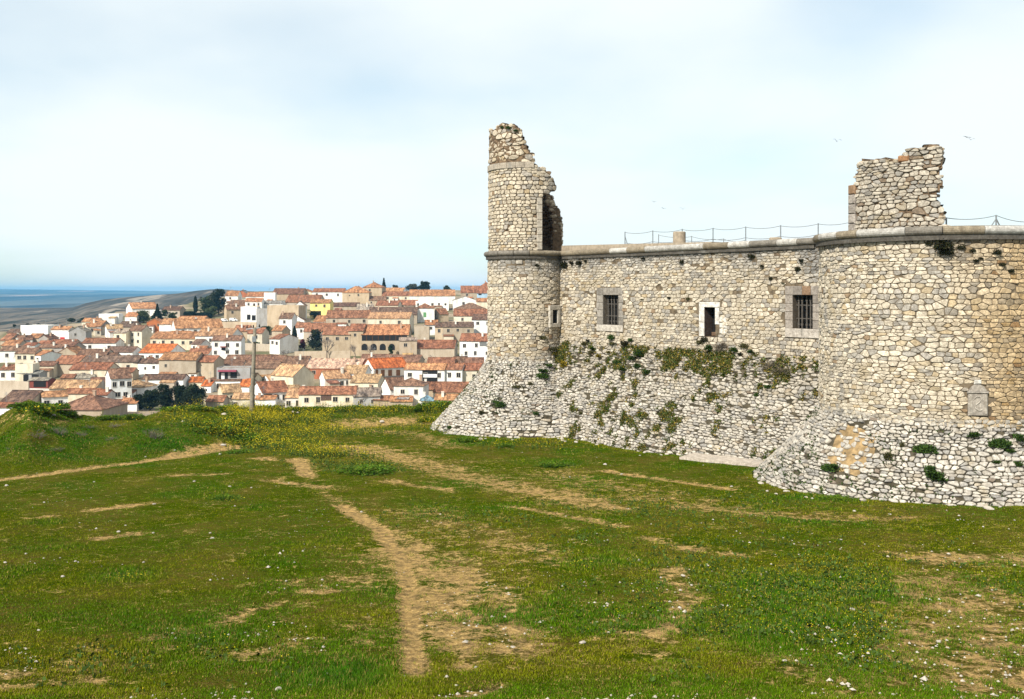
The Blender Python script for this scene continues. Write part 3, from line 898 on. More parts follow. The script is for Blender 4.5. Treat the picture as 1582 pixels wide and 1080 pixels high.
# sloping kerb along the wall head
mb = MB()
k0, k1 = Pwall(-1.6, 0, -0.55), Pwall(13.0, 0, -0.55)
k2, k3 = Pwall(13.0, 0, -1.5), Pwall(-1.6, 0, -1.5)
za, zb_ = 11.55, 11.22
mb.add([(k0[0], k0[1], 10.87), (k1[0], k1[1], 10.87), (k2[0], k2[1], 10.87), (k3[0], k3[1], 10.87),
        (k0[0], k0[1], za), (k1[0], k1[1], zb_), (k2[0], k2[1], zb_), (k3[0], k3[1], za)],
       [(3, 2, 1, 0), (4, 5, 6, 7), (0, 1, 5, 4), (1, 2, 6, 5), (2, 3, 7, 6), (3, 0, 4, 7)])
mb.build('roof_kerb', M['concrete'], castle)
# concrete ledge at the foot of the wall talus
mb = MB()
e0, e1 = gp(1043, 711), gp(1180, 725)
dv = Vector((e1[0] - e0[0], e1[1] - e0[1], 0)); dn = Vector((dv.y, -dv.x, 0)).normalized()
if dn.y < 0: dn = -dn
vs = []
for p in (Vector(e0), Vector(e1)):
    for o_, z in ((0.35, -0.5), (0.35, 0.12), (1.6, 0.16), (1.6, -0.5)):
        vs.append((p.x + dn.x * o_, p.y + dn.y * o_, p.z + z))
mb.add(vs, [(0, 4, 5, 1), (1, 5, 6, 2), (2, 6, 7, 3), (0, 1, 2, 3), (7, 6, 5, 4)], (0.55, 0.48, 0.40))
mb.build('footing_ledge', M['ashlar'], castle)

# --- window surrounds, recesses, bars
def wallM(u, z, off=0.0):
    p = Pwall(u, z, off)
    return Matrix.Translation(p) @ Matrix(((U[0], -NRM[0], 0, 0), (U[1], -NRM[1], 0, 0), (0, 0, 1, 0), (0, 0, 0, 1)))
def recess(mb, w, h, d, M4, col):      # jambs, sill, head and back of an opening; y points into the wall
    P = lambda x, y, z: M4 @ Vector((x, y, z))
    mb.add([P(0, 0, 0), P(w, 0, 0), P(w, 0, h), P(0, 0, h), P(0, d, 0), P(w, d, 0), P(w, d, h), P(0, d, h)],
           [(0, 4, 7, 3), (1, 2, 6, 5), (0, 1, 5, 4), (3, 7, 6, 2)], col)
def dressed(name, Op, Of, cols, bars, white_sill=False, label=None):
    w = Op[1] - Op[0]; h = Op[3] - Op[2]
    M4 = wallM(Op[0], Op[2])
    mb = MB()
    recess(mb, w, h, 0.50, M4, (0.15, 0.125, 0.095))
    L = Op[0] - Of[0]; Rw = Of[1] - Op[1]; T = Of[3] - Op[3]; Bt = Op[2] - Of[2]
    pr = -0.05
    g = lambda: (lambda k_: tuple(x * k_ for x in cols[0]))(rs.uniform(0.7, 1.15))
    nb = 4
    for k in range(nb):
        z0 = h * k / nb; z1 = h * (k + 1) / nb - 0.012
        e = rs.uniform(-0.03, 0.03)
        mb.block(-L + e, -0.002, pr, 0.3, z0, z1, g(), M4)
        mb.block(w + 0.002, w + Rw + e, pr, 0.3, z0, z1, g(), M4)
    n = 4; xx = -L
    for k in range(n):
        x1 = -L + (w + L + Rw) * (k + 1) / n
        c = g()
        if k == 2 and bars and Op is O2: c = (0.27, 0.175, 0.11)
        mb.block(xx, x1 - 0.012, pr - 0.005, 0.3, h + 0.003, h + T, c, M4)
        xx = x1
    n = 2 if not white_sill else 1; xx = -L
    for k in range(n):
        x1 = -L + (w + L + Rw) * (k + 1) / n
        c = cols[1]
        mb.block(xx, x1 - 0.012, pr - 0.02, 0.3, -Bt, -0.003, c, M4)
        xx = x1
    o = mb.build(name, M['ashlar'], castle)
    if label: o['label'] = label
    mb = MB()
    mb.add([M4 @ Vector(v) for v in ((0, 0.51, 0), (w, 0.51, 0), (w, 0.51, h), (0, 0.51, h))], [(0, 1, 2, 3)])
    mb.build('dark_recess', M['dark'], o)
    if bars:
        mb = MB()
        nbars = 5
        for k in range(nbars):
            x = w * (k + 0.6) / nbars + rs.uniform(-0.02, 0.02)
            mb.box(x - 0.028, x + 0.028, 0.24, 0.30, 0, h - 0.002, None, M4)
            for zz_ in (0.12, 0.85): mb.box(x - 0.05, x + 0.05, 0.23, 0.31, h * zz_ - 0.05, h * zz_ + 0.05, None, M4)
        for zz_ in (0.3, 0.7):
            mb.box(0, w, 0.262, 0.285, h * zz_ - 0.02, h * zz_ + 0.02, None, M4)
        mb.build('bars', M['wood_bar'], o)
    return o
dressed('barred_window', O1, O1F, [(0.33, 0.30, 0.26), (0.58, 0.53, 0.46)], True, True, 'barred window nearer the slim tower, with pale sill')
dressed('barred_window', O2, O2F, [(0.34, 0.30, 0.26), (0.52, 0.47, 0.41)], True, False, 'barred window beside the big tower, with rust-stained lintel')
# narrow doorway with white jamb slabs
mb = MB()
w = OD[1] - OD[0]; h = OD[3] - OD[2]; M4 = wallM(OD[0], OD[2])
recess(mb, w, h, 0.6, M4, (0.07, 0.05, 0.04))
wc = (0.72, 0.69, 0.63)
mb.block(-0.36, -0.003, -0.05, 0.3, 0, h * 0.48, wc, M4); mb.block(-0.36, -0.003, -0.05, 0.3, h * 0.48 + 0.015, h, wc, M4)
mb.block(-0.36, w + 0.30, -0.06, 0.3, h + 0.003, h + 0.28, wc, M4)
mb.block(w - 0.02, w + 0.26, -0.045, 0.3, h * 0.42, h - 0.003, wc, M4)
for k in range(6):
    mb.block(w + 0.28 + 0.26 * (k % 2), w + 0.28 + 0.26 * (k % 2) + 0.22, -0.04, 0.2, h * 0.12 + 0.3 * (k // 2), h * 0.12 + 0.3 * (k // 2) + 0.25, wc, M4)
dr = mb.build('narrow_doorway', M['ashlar'], castle)
mb = MB(); mb.add([M4 @ Vector(v) for v in ((0, 0.61, 0), (w, 0.61, 0), (w, 0.61, h), (0, 0.61, h))], [(0, 1, 2, 3)]); mb.build('dark_recess', M['dark'], dr)
mb = MB(); mb.block(0.18, 0.50, 0.3, 0.6, 0.0, 0.22, (0.16, 0.10, 0.06), M4, 0.04); mb.build('fallen_block', M['ashlar'], dr)
# small square window in the slim tower
pw = Pcyl(TL, RL, A_SW, swz(506))
tang = (cos(A_SW), sin(A_SW)); inn = (-sin(A_SW), cos(A_SW))
M4 = Matrix(((tang[0], inn[0], 0, pw[0]), (tang[1], inn[1], 0, pw[1]), (0, 0, 1, pw[2]), (0, 0, 0, 1)))
mb = MB(); hh = swz(472) - swz(506); ow = 0.46; x0 = -0.23
for a in ((-0.5, -0.232, 0.26, 0.7), (-0.5, -0.232, 0.71, hh - 0.29), (0.232, 0.5, 0.26, hh - 0.29), (-0.52, 0.52, hh - 0.28, hh), (-0.5, 0.5, 0, 0.25)):
    mb.block(a[0], a[1], -0.12, 0.3, a[2], a[3], (0.60, 0.55, 0.47), M4)
sw = mb.build('small_window', M['ashlar'], castle)
sw['label'] = 'small square window with pale stone surround in the slim tower'
mb = MB(); mb.box(-0.24, 0.24, 0.0, 0.05, 0.24, hh - 0.27, None, M4); mb.build('dark_recess', M['dark'], sw)
# carved stone plaque
pa = PQ[0]; pp = Pcyl(TR, RR, pa, PQ[1] - 0.56)
tang = (cos(pa), sin(pa)); inn = (-sin(pa), cos(pa))
M4 = Matrix(((tang[0], inn[0], 0, pp[0]), (tang[1], inn[1], 0, pp[1]), (0, 0, 1, pp[2]), (0, 0, 0, 1)))
mb = MB(); pc = (0.38, 0.34, 0.29)
mb.block(-0.33, 0.33, -0.10, 0.2, 0.0, 0.80, pc, M4, 0.03)
mb.block(-0.36, 0.36, -0.13, 0.2, 0.803, 0.88, (0.33, 0.30, 0.26), M4, 0.03)
sh = [(-0.32, 0.885), (0.32, 0.885), (0.20, 1.06), (0.08, 1.12), (-0.08, 1.12), (-0.20, 1.06)]
vs = [M4 @ Vector((x, -0.09, z)) for x, z in sh] + [M4 @ Vector((x, 0.2, z)) for x, z in sh]
mb.add(vs, [tuple(range(6))] + [(i, i + 6, (i + 1) % 6 + 6, (i + 1) % 6) for i in range(6)], pc)
mb.block(-0.12, 0.14, -0.07, 0.2, 1.13, 1.30, (0.62, 0.60, 0.55), M4, 0.04)
plq = mb.build('carved_plaque', M['ashlar'], rtw)
mb = MB()
cv = [(-0.14, 0.62), (-0.06, 0.70), (0.07, 0.70), (0.12, 0.60), (0.04, 0.50), (-0.08, 0.40), (-0.10, 0.28), (0.02, 0.20), (0.13, 0.22)]
mb.tube([M4 @ Vector((x, -0.10, z)) for x, z in cv], 0.03, 6, (0.45, 0.41, 0.35))
for x in (-0.25, 0.25): mb.box(x - 0.03, x + 0.03, -0.12, -0.09, 0.08, 0.76, (0.42, 0.38, 0.32), M4)
mb.build('carving', M['ashlar'], plq)

# --- broken walls above the string course: thick shells cut to the ragged outline
def shell(C, R0, R1, a0, a1, z0, z1, inside, name, parent, da=0.05, dz=0.1):
    na = int((a1 - a0) / da); nz = int((z1 - z0) / dz)
    ins = [[inside(a0 + (i + 0.5) * da, z0 + (j + 0.5) * dz) for j in range(nz)] for i in range(na)]
    idx = {}; V = []; Fs = []
    def vid(i, j, k):
        key = (i, j, k)
        if key not in idx:
            a = a0 + i * da; z = z0 + j * dz
            n = (float(vnoise(i * 0.8, j * 0.8, 50 + k)) - 0.5) * 0.12
            idx[key] = len(V); V.append(Pcyl(C, (R1 if k else R0) + n - (0.03 if k else -0.03), a + n * 0.1, z + (float(vnoise(i * 0.9, j * 0.9, 60)) - 0.5) * 0.09))
        return idx[key]
    for i in range(na):
        for j in range(nz):
            if not ins[i][j]: continue
            for k in (0, 1):
                q = [vid(i, j, k), vid(i + 1, j, k), vid(i + 1, j + 1, k), vid(i, j + 1, k)]
                Fs.append(tuple(q if k else q[::-1]))
            for di, dj, e0_, e1_ in ((-1, 0, (0, 1), (0, 0)), (1, 0, (1, 0), (1, 1)), (0, -1, (0, 0), (1, 0)), (0, 1, (1, 1), (0, 1))):
                ii, jj = i + di, j + dj
                if 0 <= ii < na and 0 <= jj < nz and ins[ii][jj]: continue
                A_ = (i + e0_[0], j + e0_[1]); B_ = (i + e1_[0], j + e1_[1])
                Fs.append((vid(*A_, 1), vid(*A_, 0), vid(*B_, 0), vid(*B_, 1)))
    return mesh_obj(name, V, Fs, M['core'], parent)
RT = 2.34
AD = np.radians([-180, -120, -90, -75, -60, -40, -25, -14, -9, -2, 2, 6, 10, 12, 20, 28, 36, 43, 50, 54, 57, 57.5, 83, 84, 92, 110, 138, 160, 180])
TZ = [17.6, 18.3, 18.55, 18.75, 18.80, 18.92, 18.90, 18.75, 18.3, 17.75, 17.4, 17.05, 16.85, 16.4, 16.3, 16.25, 15.95, 15.75, 15.5, 15.2, 14.9, 0, 0, 12.3, 13.1, 13.9, 15.0, 16.5, 17.6]
def tur_in(a, z):
    top = float(np.interp(a, AD, TZ)) + (float(vnoise(a * 7, 3.3, 91)) - 0.5) * 0.35
    if z > top: return False
    if rad(24.5) < a < rad(84): 
        return z > 14.45 + 0.9 * (a - rad(24)) + (float(vnoise(a * 9, 1.3, 92)) - 0.5) * 0.4
    return True
tur = shell(TL, RT - 0.62, RT, -pi, pi, 10.95, 19.2, tur_in, 'broken_turret', castle)
st = Stones()
st.lay(cells(-pi * RT, pi * RT, 11.05, 16.2, 0.31, 0.20, 0.24, rs, 0.1), lambda u, v, o: Pcyl(TL, RT, u / RT, v, o),
       lambda u, z: tur_in(u / RT, z) and tur_in(u / RT, z + 0.08) and z < 16.15 and not (rad(16) < u / RT < rad(26) and z < 14.3), lambda u, z, r: stone_col(r, 0.10, 0.12, 0.97), 0.016, 0.04, 0.03, 0.10, 1, 0.2, rs)
st.lay(cells(rad(11) * RT, rad(60) * RT, 16.1, 16.6, 0.36, 0.235, 0.3, rs, 0.0), lambda u, v, o: Pcyl(TL, RT, u / RT, v, o),
       lambda u, z: tur_in(u / RT, z), lambda u, z, r: stone_col(r, 0.10, 0.12, 0.97), 0.016, 0.05, 0.04, 0.10, 1, 0.2, rs)
st.lay(cells(-pi * RT, rad(12) * RT, 16.55, 19.1, 0.38, 0.30, 0.38, rs, 0.12), lambda u, v, o: Pcyl(TL, RT - 0.06, u / RT, v, o),
       lambda u, z: tur_in(u / RT, z - 0.05) and z > 16.6, lambda u, z, r: stone_col(r, 0.1, 0.1, 0.97), 0.022, 0.06, 0.06, 0.12, 1, 0.25, rs)
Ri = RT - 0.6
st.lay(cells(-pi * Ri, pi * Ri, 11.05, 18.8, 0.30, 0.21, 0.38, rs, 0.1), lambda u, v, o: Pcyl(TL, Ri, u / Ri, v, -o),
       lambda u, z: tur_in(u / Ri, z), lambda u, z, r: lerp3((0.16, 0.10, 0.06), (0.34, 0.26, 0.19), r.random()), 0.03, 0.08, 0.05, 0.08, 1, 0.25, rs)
# loose stones crowning the ragged rim
for k in range(150):
    a = rs.uniform(-pi, pi)
    top = float(np.interp(a, AD, TZ))
    if top < 11 or not tur_in(a, top - 0.35): continue
    r0 = RT - rs.uniform(0.06, 0.58)
    sz = rs.uniform(0.09, 0.2); c = stone_col(rs, 0.35, 0.1, 0.72)
    cpt = Vector(Pcyl(TL, r0, a, top - 0.12 + rs.uniform(-0.05, 0.06)))
    o = len(st.V)
    pts = [(1, 0, 0), (0.4, 0.9, 0.1), (-0.6, 0.7, 0), (-1, -0.1, 0.1), (-0.3, -0.9, 0), (0.7, -0.7, 0.05)]
    for zf, sc_ in ((-0.9, 0.8), (0.1, 1.0), (0.65, 0.62)):
        for p in pts: st.V.append(tuple(cpt + Vector((p[0] * sc_, p[1] * sc_, zf * 0.7 + p[2])) * sz * rs.uniform(0.85, 1.15)))
    st.T += [c] * 18
    for r_ in range(2):
        for q in range(6):
            j = (q + 1) % 6; st.Fc.append((o + r_ * 6 + q, o + r_ * 6 + j, o + r_ * 6 + 6 + j, o + r_ * 6 + 6 + q))
    st.Fc.append(tuple(range(o + 12, o + 18)))
st.build('turret_masonry', tur)
mb = MB()       # flat band
nb = 14; a0, a1 = -pi, rad(11.5)
for k in range(nb):
    b0 = a0 + (a1 - a0) * k / nb + 0.004; b1_ = a0 + (a1 - a0) * (k + 1) / nb - 0.004
    c = (lambda k_: tuple(x * k_ for x in (0.46, 0.40, 0.32)))(rs.uniform(0.8, 1.1))
    for i in range(3):
        p0, p1 = b0 + (b1_ - b0) * i / 3, b0 + (b1_ - b0) * (i + 1) / 3
        vs = [Pcyl(TL, r_, a, z) for a in (p0, p1) for r_, z in ((RT - 0.1, 16.20), (RT + 0.10, 16.20), (RT + 0.10, 16.55), (RT - 0.1, 16.58))]
        mb.add(vs, [(0, 4, 5, 1), (1, 5, 6, 2), (2, 6, 7, 3), (0, 1, 2, 3), (7, 6, 5, 4)], c)
mb.build('string_band', M['ashlar'], tur)
mb = MB()       # dressed quoins of the doorway jamb
for k in range(7):
    z0 = 11.16 + k * 0.46
    a_m = rad(20.6)
    pc_ = Pcyl(TL, RT, a_m, z0); tg = (cos(a_m), sin(a_m)); ii = (-sin(a_m), cos(a_m))
    M4 = Matrix(((tg[0], ii[0], 0, pc_[0]), (tg[1], ii[1], 0, pc_[1]), (0, 0, 1, pc_[2]), (0, 0, 0, 1)))
    mb.block(-0.17 - 0.02 * (k % 2), 0.17, -0.06, 0.62, 0, 0.44, (lambda k_: tuple(x * k_ for x in (0.56, 0.50, 0.41)))(rs.uniform(0.88, 1.08)), M4)
mb.build('jamb_quoins', M['ashlar'], tur)
# wall fragment on the big tower
RF = 4.28
FP = [(1312, 272), (1323, 272), (1326, 253), (1332, 248), (1345, 249), (1356, 246), (1386, 245), (1400, 235), (1406, 229), (1425, 226), (1452, 225)]
FA = [cyl_of_px(TR, RF, p[0])[0] for p in FP]
FZ = [EYE - (p[1] - HY) / F * cyl_of_px(TR, RF, p[0])[1] for p in FP]
RE = [(11.0, 1457), (11.9, 1450), (12.2, 1448), (12.6, 1453), (13.2, 1454), (13.5, 1452), (13.8, 1454), (14.3, 1453)]
REA = [cyl_of_px(TR, RF, p[1])[0] for p in RE]
def fr_in(a, z):
    if a < FA[1] - 0.01: return False
    if a > float(np.interp(z, [p[0] for p in RE], REA)) + (float(vnoise(z * 5, 2.2, 95)) - 0.5) * 0.05: return False
    return z < float(np.interp(a, FA, FZ)) + (float(vnoise(a * 14, 2.3, 93)) - 0.5) * 0.12
frg = shell(TR, RF - 0.75, RF, FA[0] - 0.02, FA[-1] + 0.06, 10.85, 14.6, fr_in, 'wall_fragment', castle, 0.025, 0.09)
st = Stones()
st.lay(cells(FA[0] * RF, (FA[-1] + 0.06) * RF, 10.85, 14.6, 0.245, 0.145, 0.30, rs, 0.14), lambda u, v, o: Pcyl(TR, RF, u / RF, v, o),
       lambda u, z: fr_in(u / RF, z) and fr_in(u / RF - 0.0, z + 0.05), lambda u, z, r: stone_col(r, 0.06, 0.35, 0.83), 0.016, 0.045, 0.035, 0.12, 1, 0.18, rs)
Rg = RF - 0.72
st.lay(cells(FA[0] * Rg, (FA[-1] + 0.06) * Rg, 11.0, 14.6, 0.38, 0.24, 0.32, rs, 0.12), lambda u, v, o: Pcyl(TR, Rg, u / Rg, v, -o),
       lambda u, z: fr_in(u / Rg, z), lambda u, z, r: stone_col(r, 0.06, 0.3, 0.7), 0.02, 0.045, 0.03, 0.12, 1, 0.2, rs)
for k in range(110):
    a = rs.uniform(FA[1], FA[-1]); top = float(np.interp(a, FA, FZ))
    if rs.random() < 0.3:
        z = rs.uniform(11.2, 14.2); a = float(np.interp(z, [p[0] for p in RE], REA)); top = z + 0.1
    if not fr_in(a - 0.015, top - 0.25): continue
    sz = rs.uniform(0.08, 0.17); c = stone_col(rs, 0.3, 0.2, 0.8)
    cpt = Vector(Pcyl(TR, RF - rs.uniform(0.05, 0.7), a, top - 0.07))
    o = len(st.V); pts = [(1, 0, 0), (0.4, 0.9, 0.1), (-0.6, 0.7, 0), (-1, -0.1, 0.1), (-0.3, -0.9, 0), (0.7, -0.7, 0.05)]
    for zf, sc_ in ((-0.9, 0.8), (0.1, 1.0), (0.65, 0.62)):
        for p in pts: st.V.append(tuple(cpt + Vector((p[0] * sc_, p[1] * sc_, zf * 0.6 + p[2])) * sz * rs.uniform(0.85, 1.15)))
    st.T += [c] * 18
    for r_ in range(2):
        for q in range(6):
            j = (q + 1) % 6; st.Fc.append((o + r_ * 6 + q, o + r_ * 6 + j, o + r_ * 6 + 6 + j, o + r_ * 6 + 6 + q))
    st.Fc.append(tuple(range(o + 12, o + 18)))
st.build('fragment_masonry', frg)
mb = MB()
aq = (FA[0] + FA[1]) / 2; zq = 10.88
for k in range(5):
    p_ = Pcyl(TR, RF, aq, zq); tg = (cos(aq), sin(aq)); ii = (-sin(aq), cos(aq))
    M4 = Matrix(((tg[0], ii[0], 0, p_[0]), (tg[1], ii[1], 0, p_[1]), (0, 0, 1, p_[2]), (0, 0, 0, 1)))
    hq = 0.37 if k else 0.36
    c = (0.29, 0.185, 0.11) if k == 4 else (lambda k_: tuple(x * k_ for x in (0.36, 0.32, 0.28)))(rs.uniform(0.85, 1.1))
    mb.block(-0.19, 0.20, -0.09, 0.75, 0.0, hq, c, M4, 0.04)
    zq += hq + 0.012
mb.build('quoins', M['ashlar'], frg)
mb = MB(); a = cyl_of_px(TR, RF, 1396)[0]; p_ = Pcyl(TR, RF, a, 13.42); tg = (cos(a), sin(a)); ii = (-sin(a), cos(a))
M4 = Matrix(((tg[0], ii[0], 0, p_[0]), (tg[1], ii[1], 0, p_[1]), (0, 0, 1, p_[2]), (0, 0, 0, 1)))
mb.block(-0.19, 0.2, -0.08, 0.5, 0, 0.24, (0.29, 0.15, 0.07), M4, 0.05); mb.build('rust_lichen_block', M['ashlar'], frg)
# concrete stubs on the roof
def stub(px, y0, y1, wpx, off, label):
    Y = W0[1] - 0.8 * wall_uz(px, 400)[0] + off
    x = (px - CX) / F * Y; r = wpx / 2 / F * Y; zt = EYE - (y0 - HY) / F * Y
    mb = MB(); n = 24
    rings = [(r * 0.98, 10.87), (r, 11.1), (r, zt - 0.04), (r - 0.04, zt)]
    vs = [(r_ * cos(2 * pi * i / n), r_ * sin(2 * pi * i / n), z) for r_, z in rings for i in range(n)]
    fs = [(j * n + i, j * n + (i + 1) % n, (j + 1) * n + (i + 1) % n, (j + 1) * n + i) for j in range(3) for i in range(n)] + [tuple(range(3 * n, 4 * n))]
    mb.add(vs, fs); o = mb.build('concrete_drum', M['concrete'], None, False)
    o.location = (x, Y, 0); tag(o, label, 'drum', 'concrete drums on the castle roof')
stub(1049.5, 358, 378, 19.5, 1.9, 'taller round concrete drum on the castle roof, above the curtain wall')
stub(1198, 367, 372, 19, 1.8, 'low round concrete drum on the castle roof near the big tower')
# wire fences on the roof
def fence(tops, off, wires, label, r=0.03, zb=10.87, Yf=None, brace=None):
    fo = None; tp_ = []
    for i, (px, yt) in enumerate(tops):
        Y = Yf(px) if Yf else W0[1] - 0.8 * wall_uz(px, 400)[0] + off
        x = (px - CX) / F * Y; zt = EYE - (yt - HY) / F * Y
        if fo is None: fo = empty('wire_fence', (x, Y, zb), 0, label, 'fence', 'wire fences on the castle roof')
        mb = MB(); mb.tube([(x - fo.location.x, Y - fo.location.y, 0), (x - fo.location.x, Y - fo.location.y, zt - zb)], r, 7)
        mb.build('post', M['steel'], fo)
        tp_.append(Vector((x - fo.location.x, Y - fo.location.y, zt - zb)))
    for fr_ in wires:
        mb = MB()
        for a, b_ in zip(tp_[:-1], tp_[1:]):
            a = Vector((a.x, a.y, a.z * fr_)); b_ = Vector((b_.x, b_.y, b_.z * fr_))
            pts = [a.lerp(b_, i / 8) - Vector((0, 0, 0.10 * (1 - (i / 4 - 1) ** 2))) for i in range(9)]
            mb.tube(pts, 0.015, 5)
        mb.build('wire', M['steel'], fo)
    for (i, dxx) in (brace or []):
        mb = MB(); p = tp_[i]
        mb.tube([(p.x, p.y, p.z * 0.8), (p.x + dxx, p.y + 0.1, 0)], 0.025, 6); mb.build('brace', M['steel'], fo)
    return fo
fence([(965.5, 358), (1008.5, 356), (1054, 353.5), (1101.5, 352), (1152, 350), (1206, 348), (1264, 345), (1318, 341)], 3.0, (0.97, 0.5), 'longer wire fence of thin steel posts along the wall head', brace=[(0, 0.35)])
fence([(1017.5, 362), (1068.5, 364.5), (1118, 368.5), (1150, 371)], 6.0, (0.96,), 'low second wire fence behind the longer one on the roof', 0.025)
fence([(1453, 338), (1462, 336), (1539, 332), (1600, 342)], 0, (0.97,), 'wire fence with tripod post on top of the big round tower', 0.032, 10.87, lambda p: 36.6, brace=[(2, 0.33), (2, -0.33)])
#PART3
# ------------------------------------------------------------------ town
WALLC = {'w': (0.80, 0.79, 0.76), 'o': (0.66, 0.62, 0.56), 'c': (0.66, 0.585, 0.45), 't': (0.43, 0.35, 0.255), 'g': (0.34, 0.32, 0.295),
         'y': (0.74, 0.60, 0.24), 'b': (0.36, 0.13, 0.065), 'l': (0.36, 0.52, 0.66), 'm': (0.20, 0.055, 0.04)}
WALLN = {'w': 'white', 'o': 'off-white', 'c': 'cream', 't': 'tan', 'g': 'grey', 'y': 'yellow', 'b': 'brick-red', 'l': 'pale blue', 'm': 'dark red'}
ROOFC = {'o': (0.375, 0.19, 0.098), 'b': (0.205, 0.117, 0.08), 'r': (0.26, 0.118, 0.07), 's': (0.42, 0.27, 0.155), 'd': (0.145, 0.092, 0.07),
         'g': (0.24, 0.24, 0.225), 'R': (0.42, 0.125, 0.04), 'B': (0.20, 0.32, 0.42), 'n': (0.29, 0.25, 0.21), 'p': (0.44, 0.31, 0.235)}
ROOFN = {'o': 'orange', 'b': 'brown', 'r': 'russet', 's': 'speckled pale orange', 'd': 'dark brown', 'g': 'grey', 'R': 'bright red-orange', 'B': 'blue', 'n': 'dun', 'p': 'pinkish'}
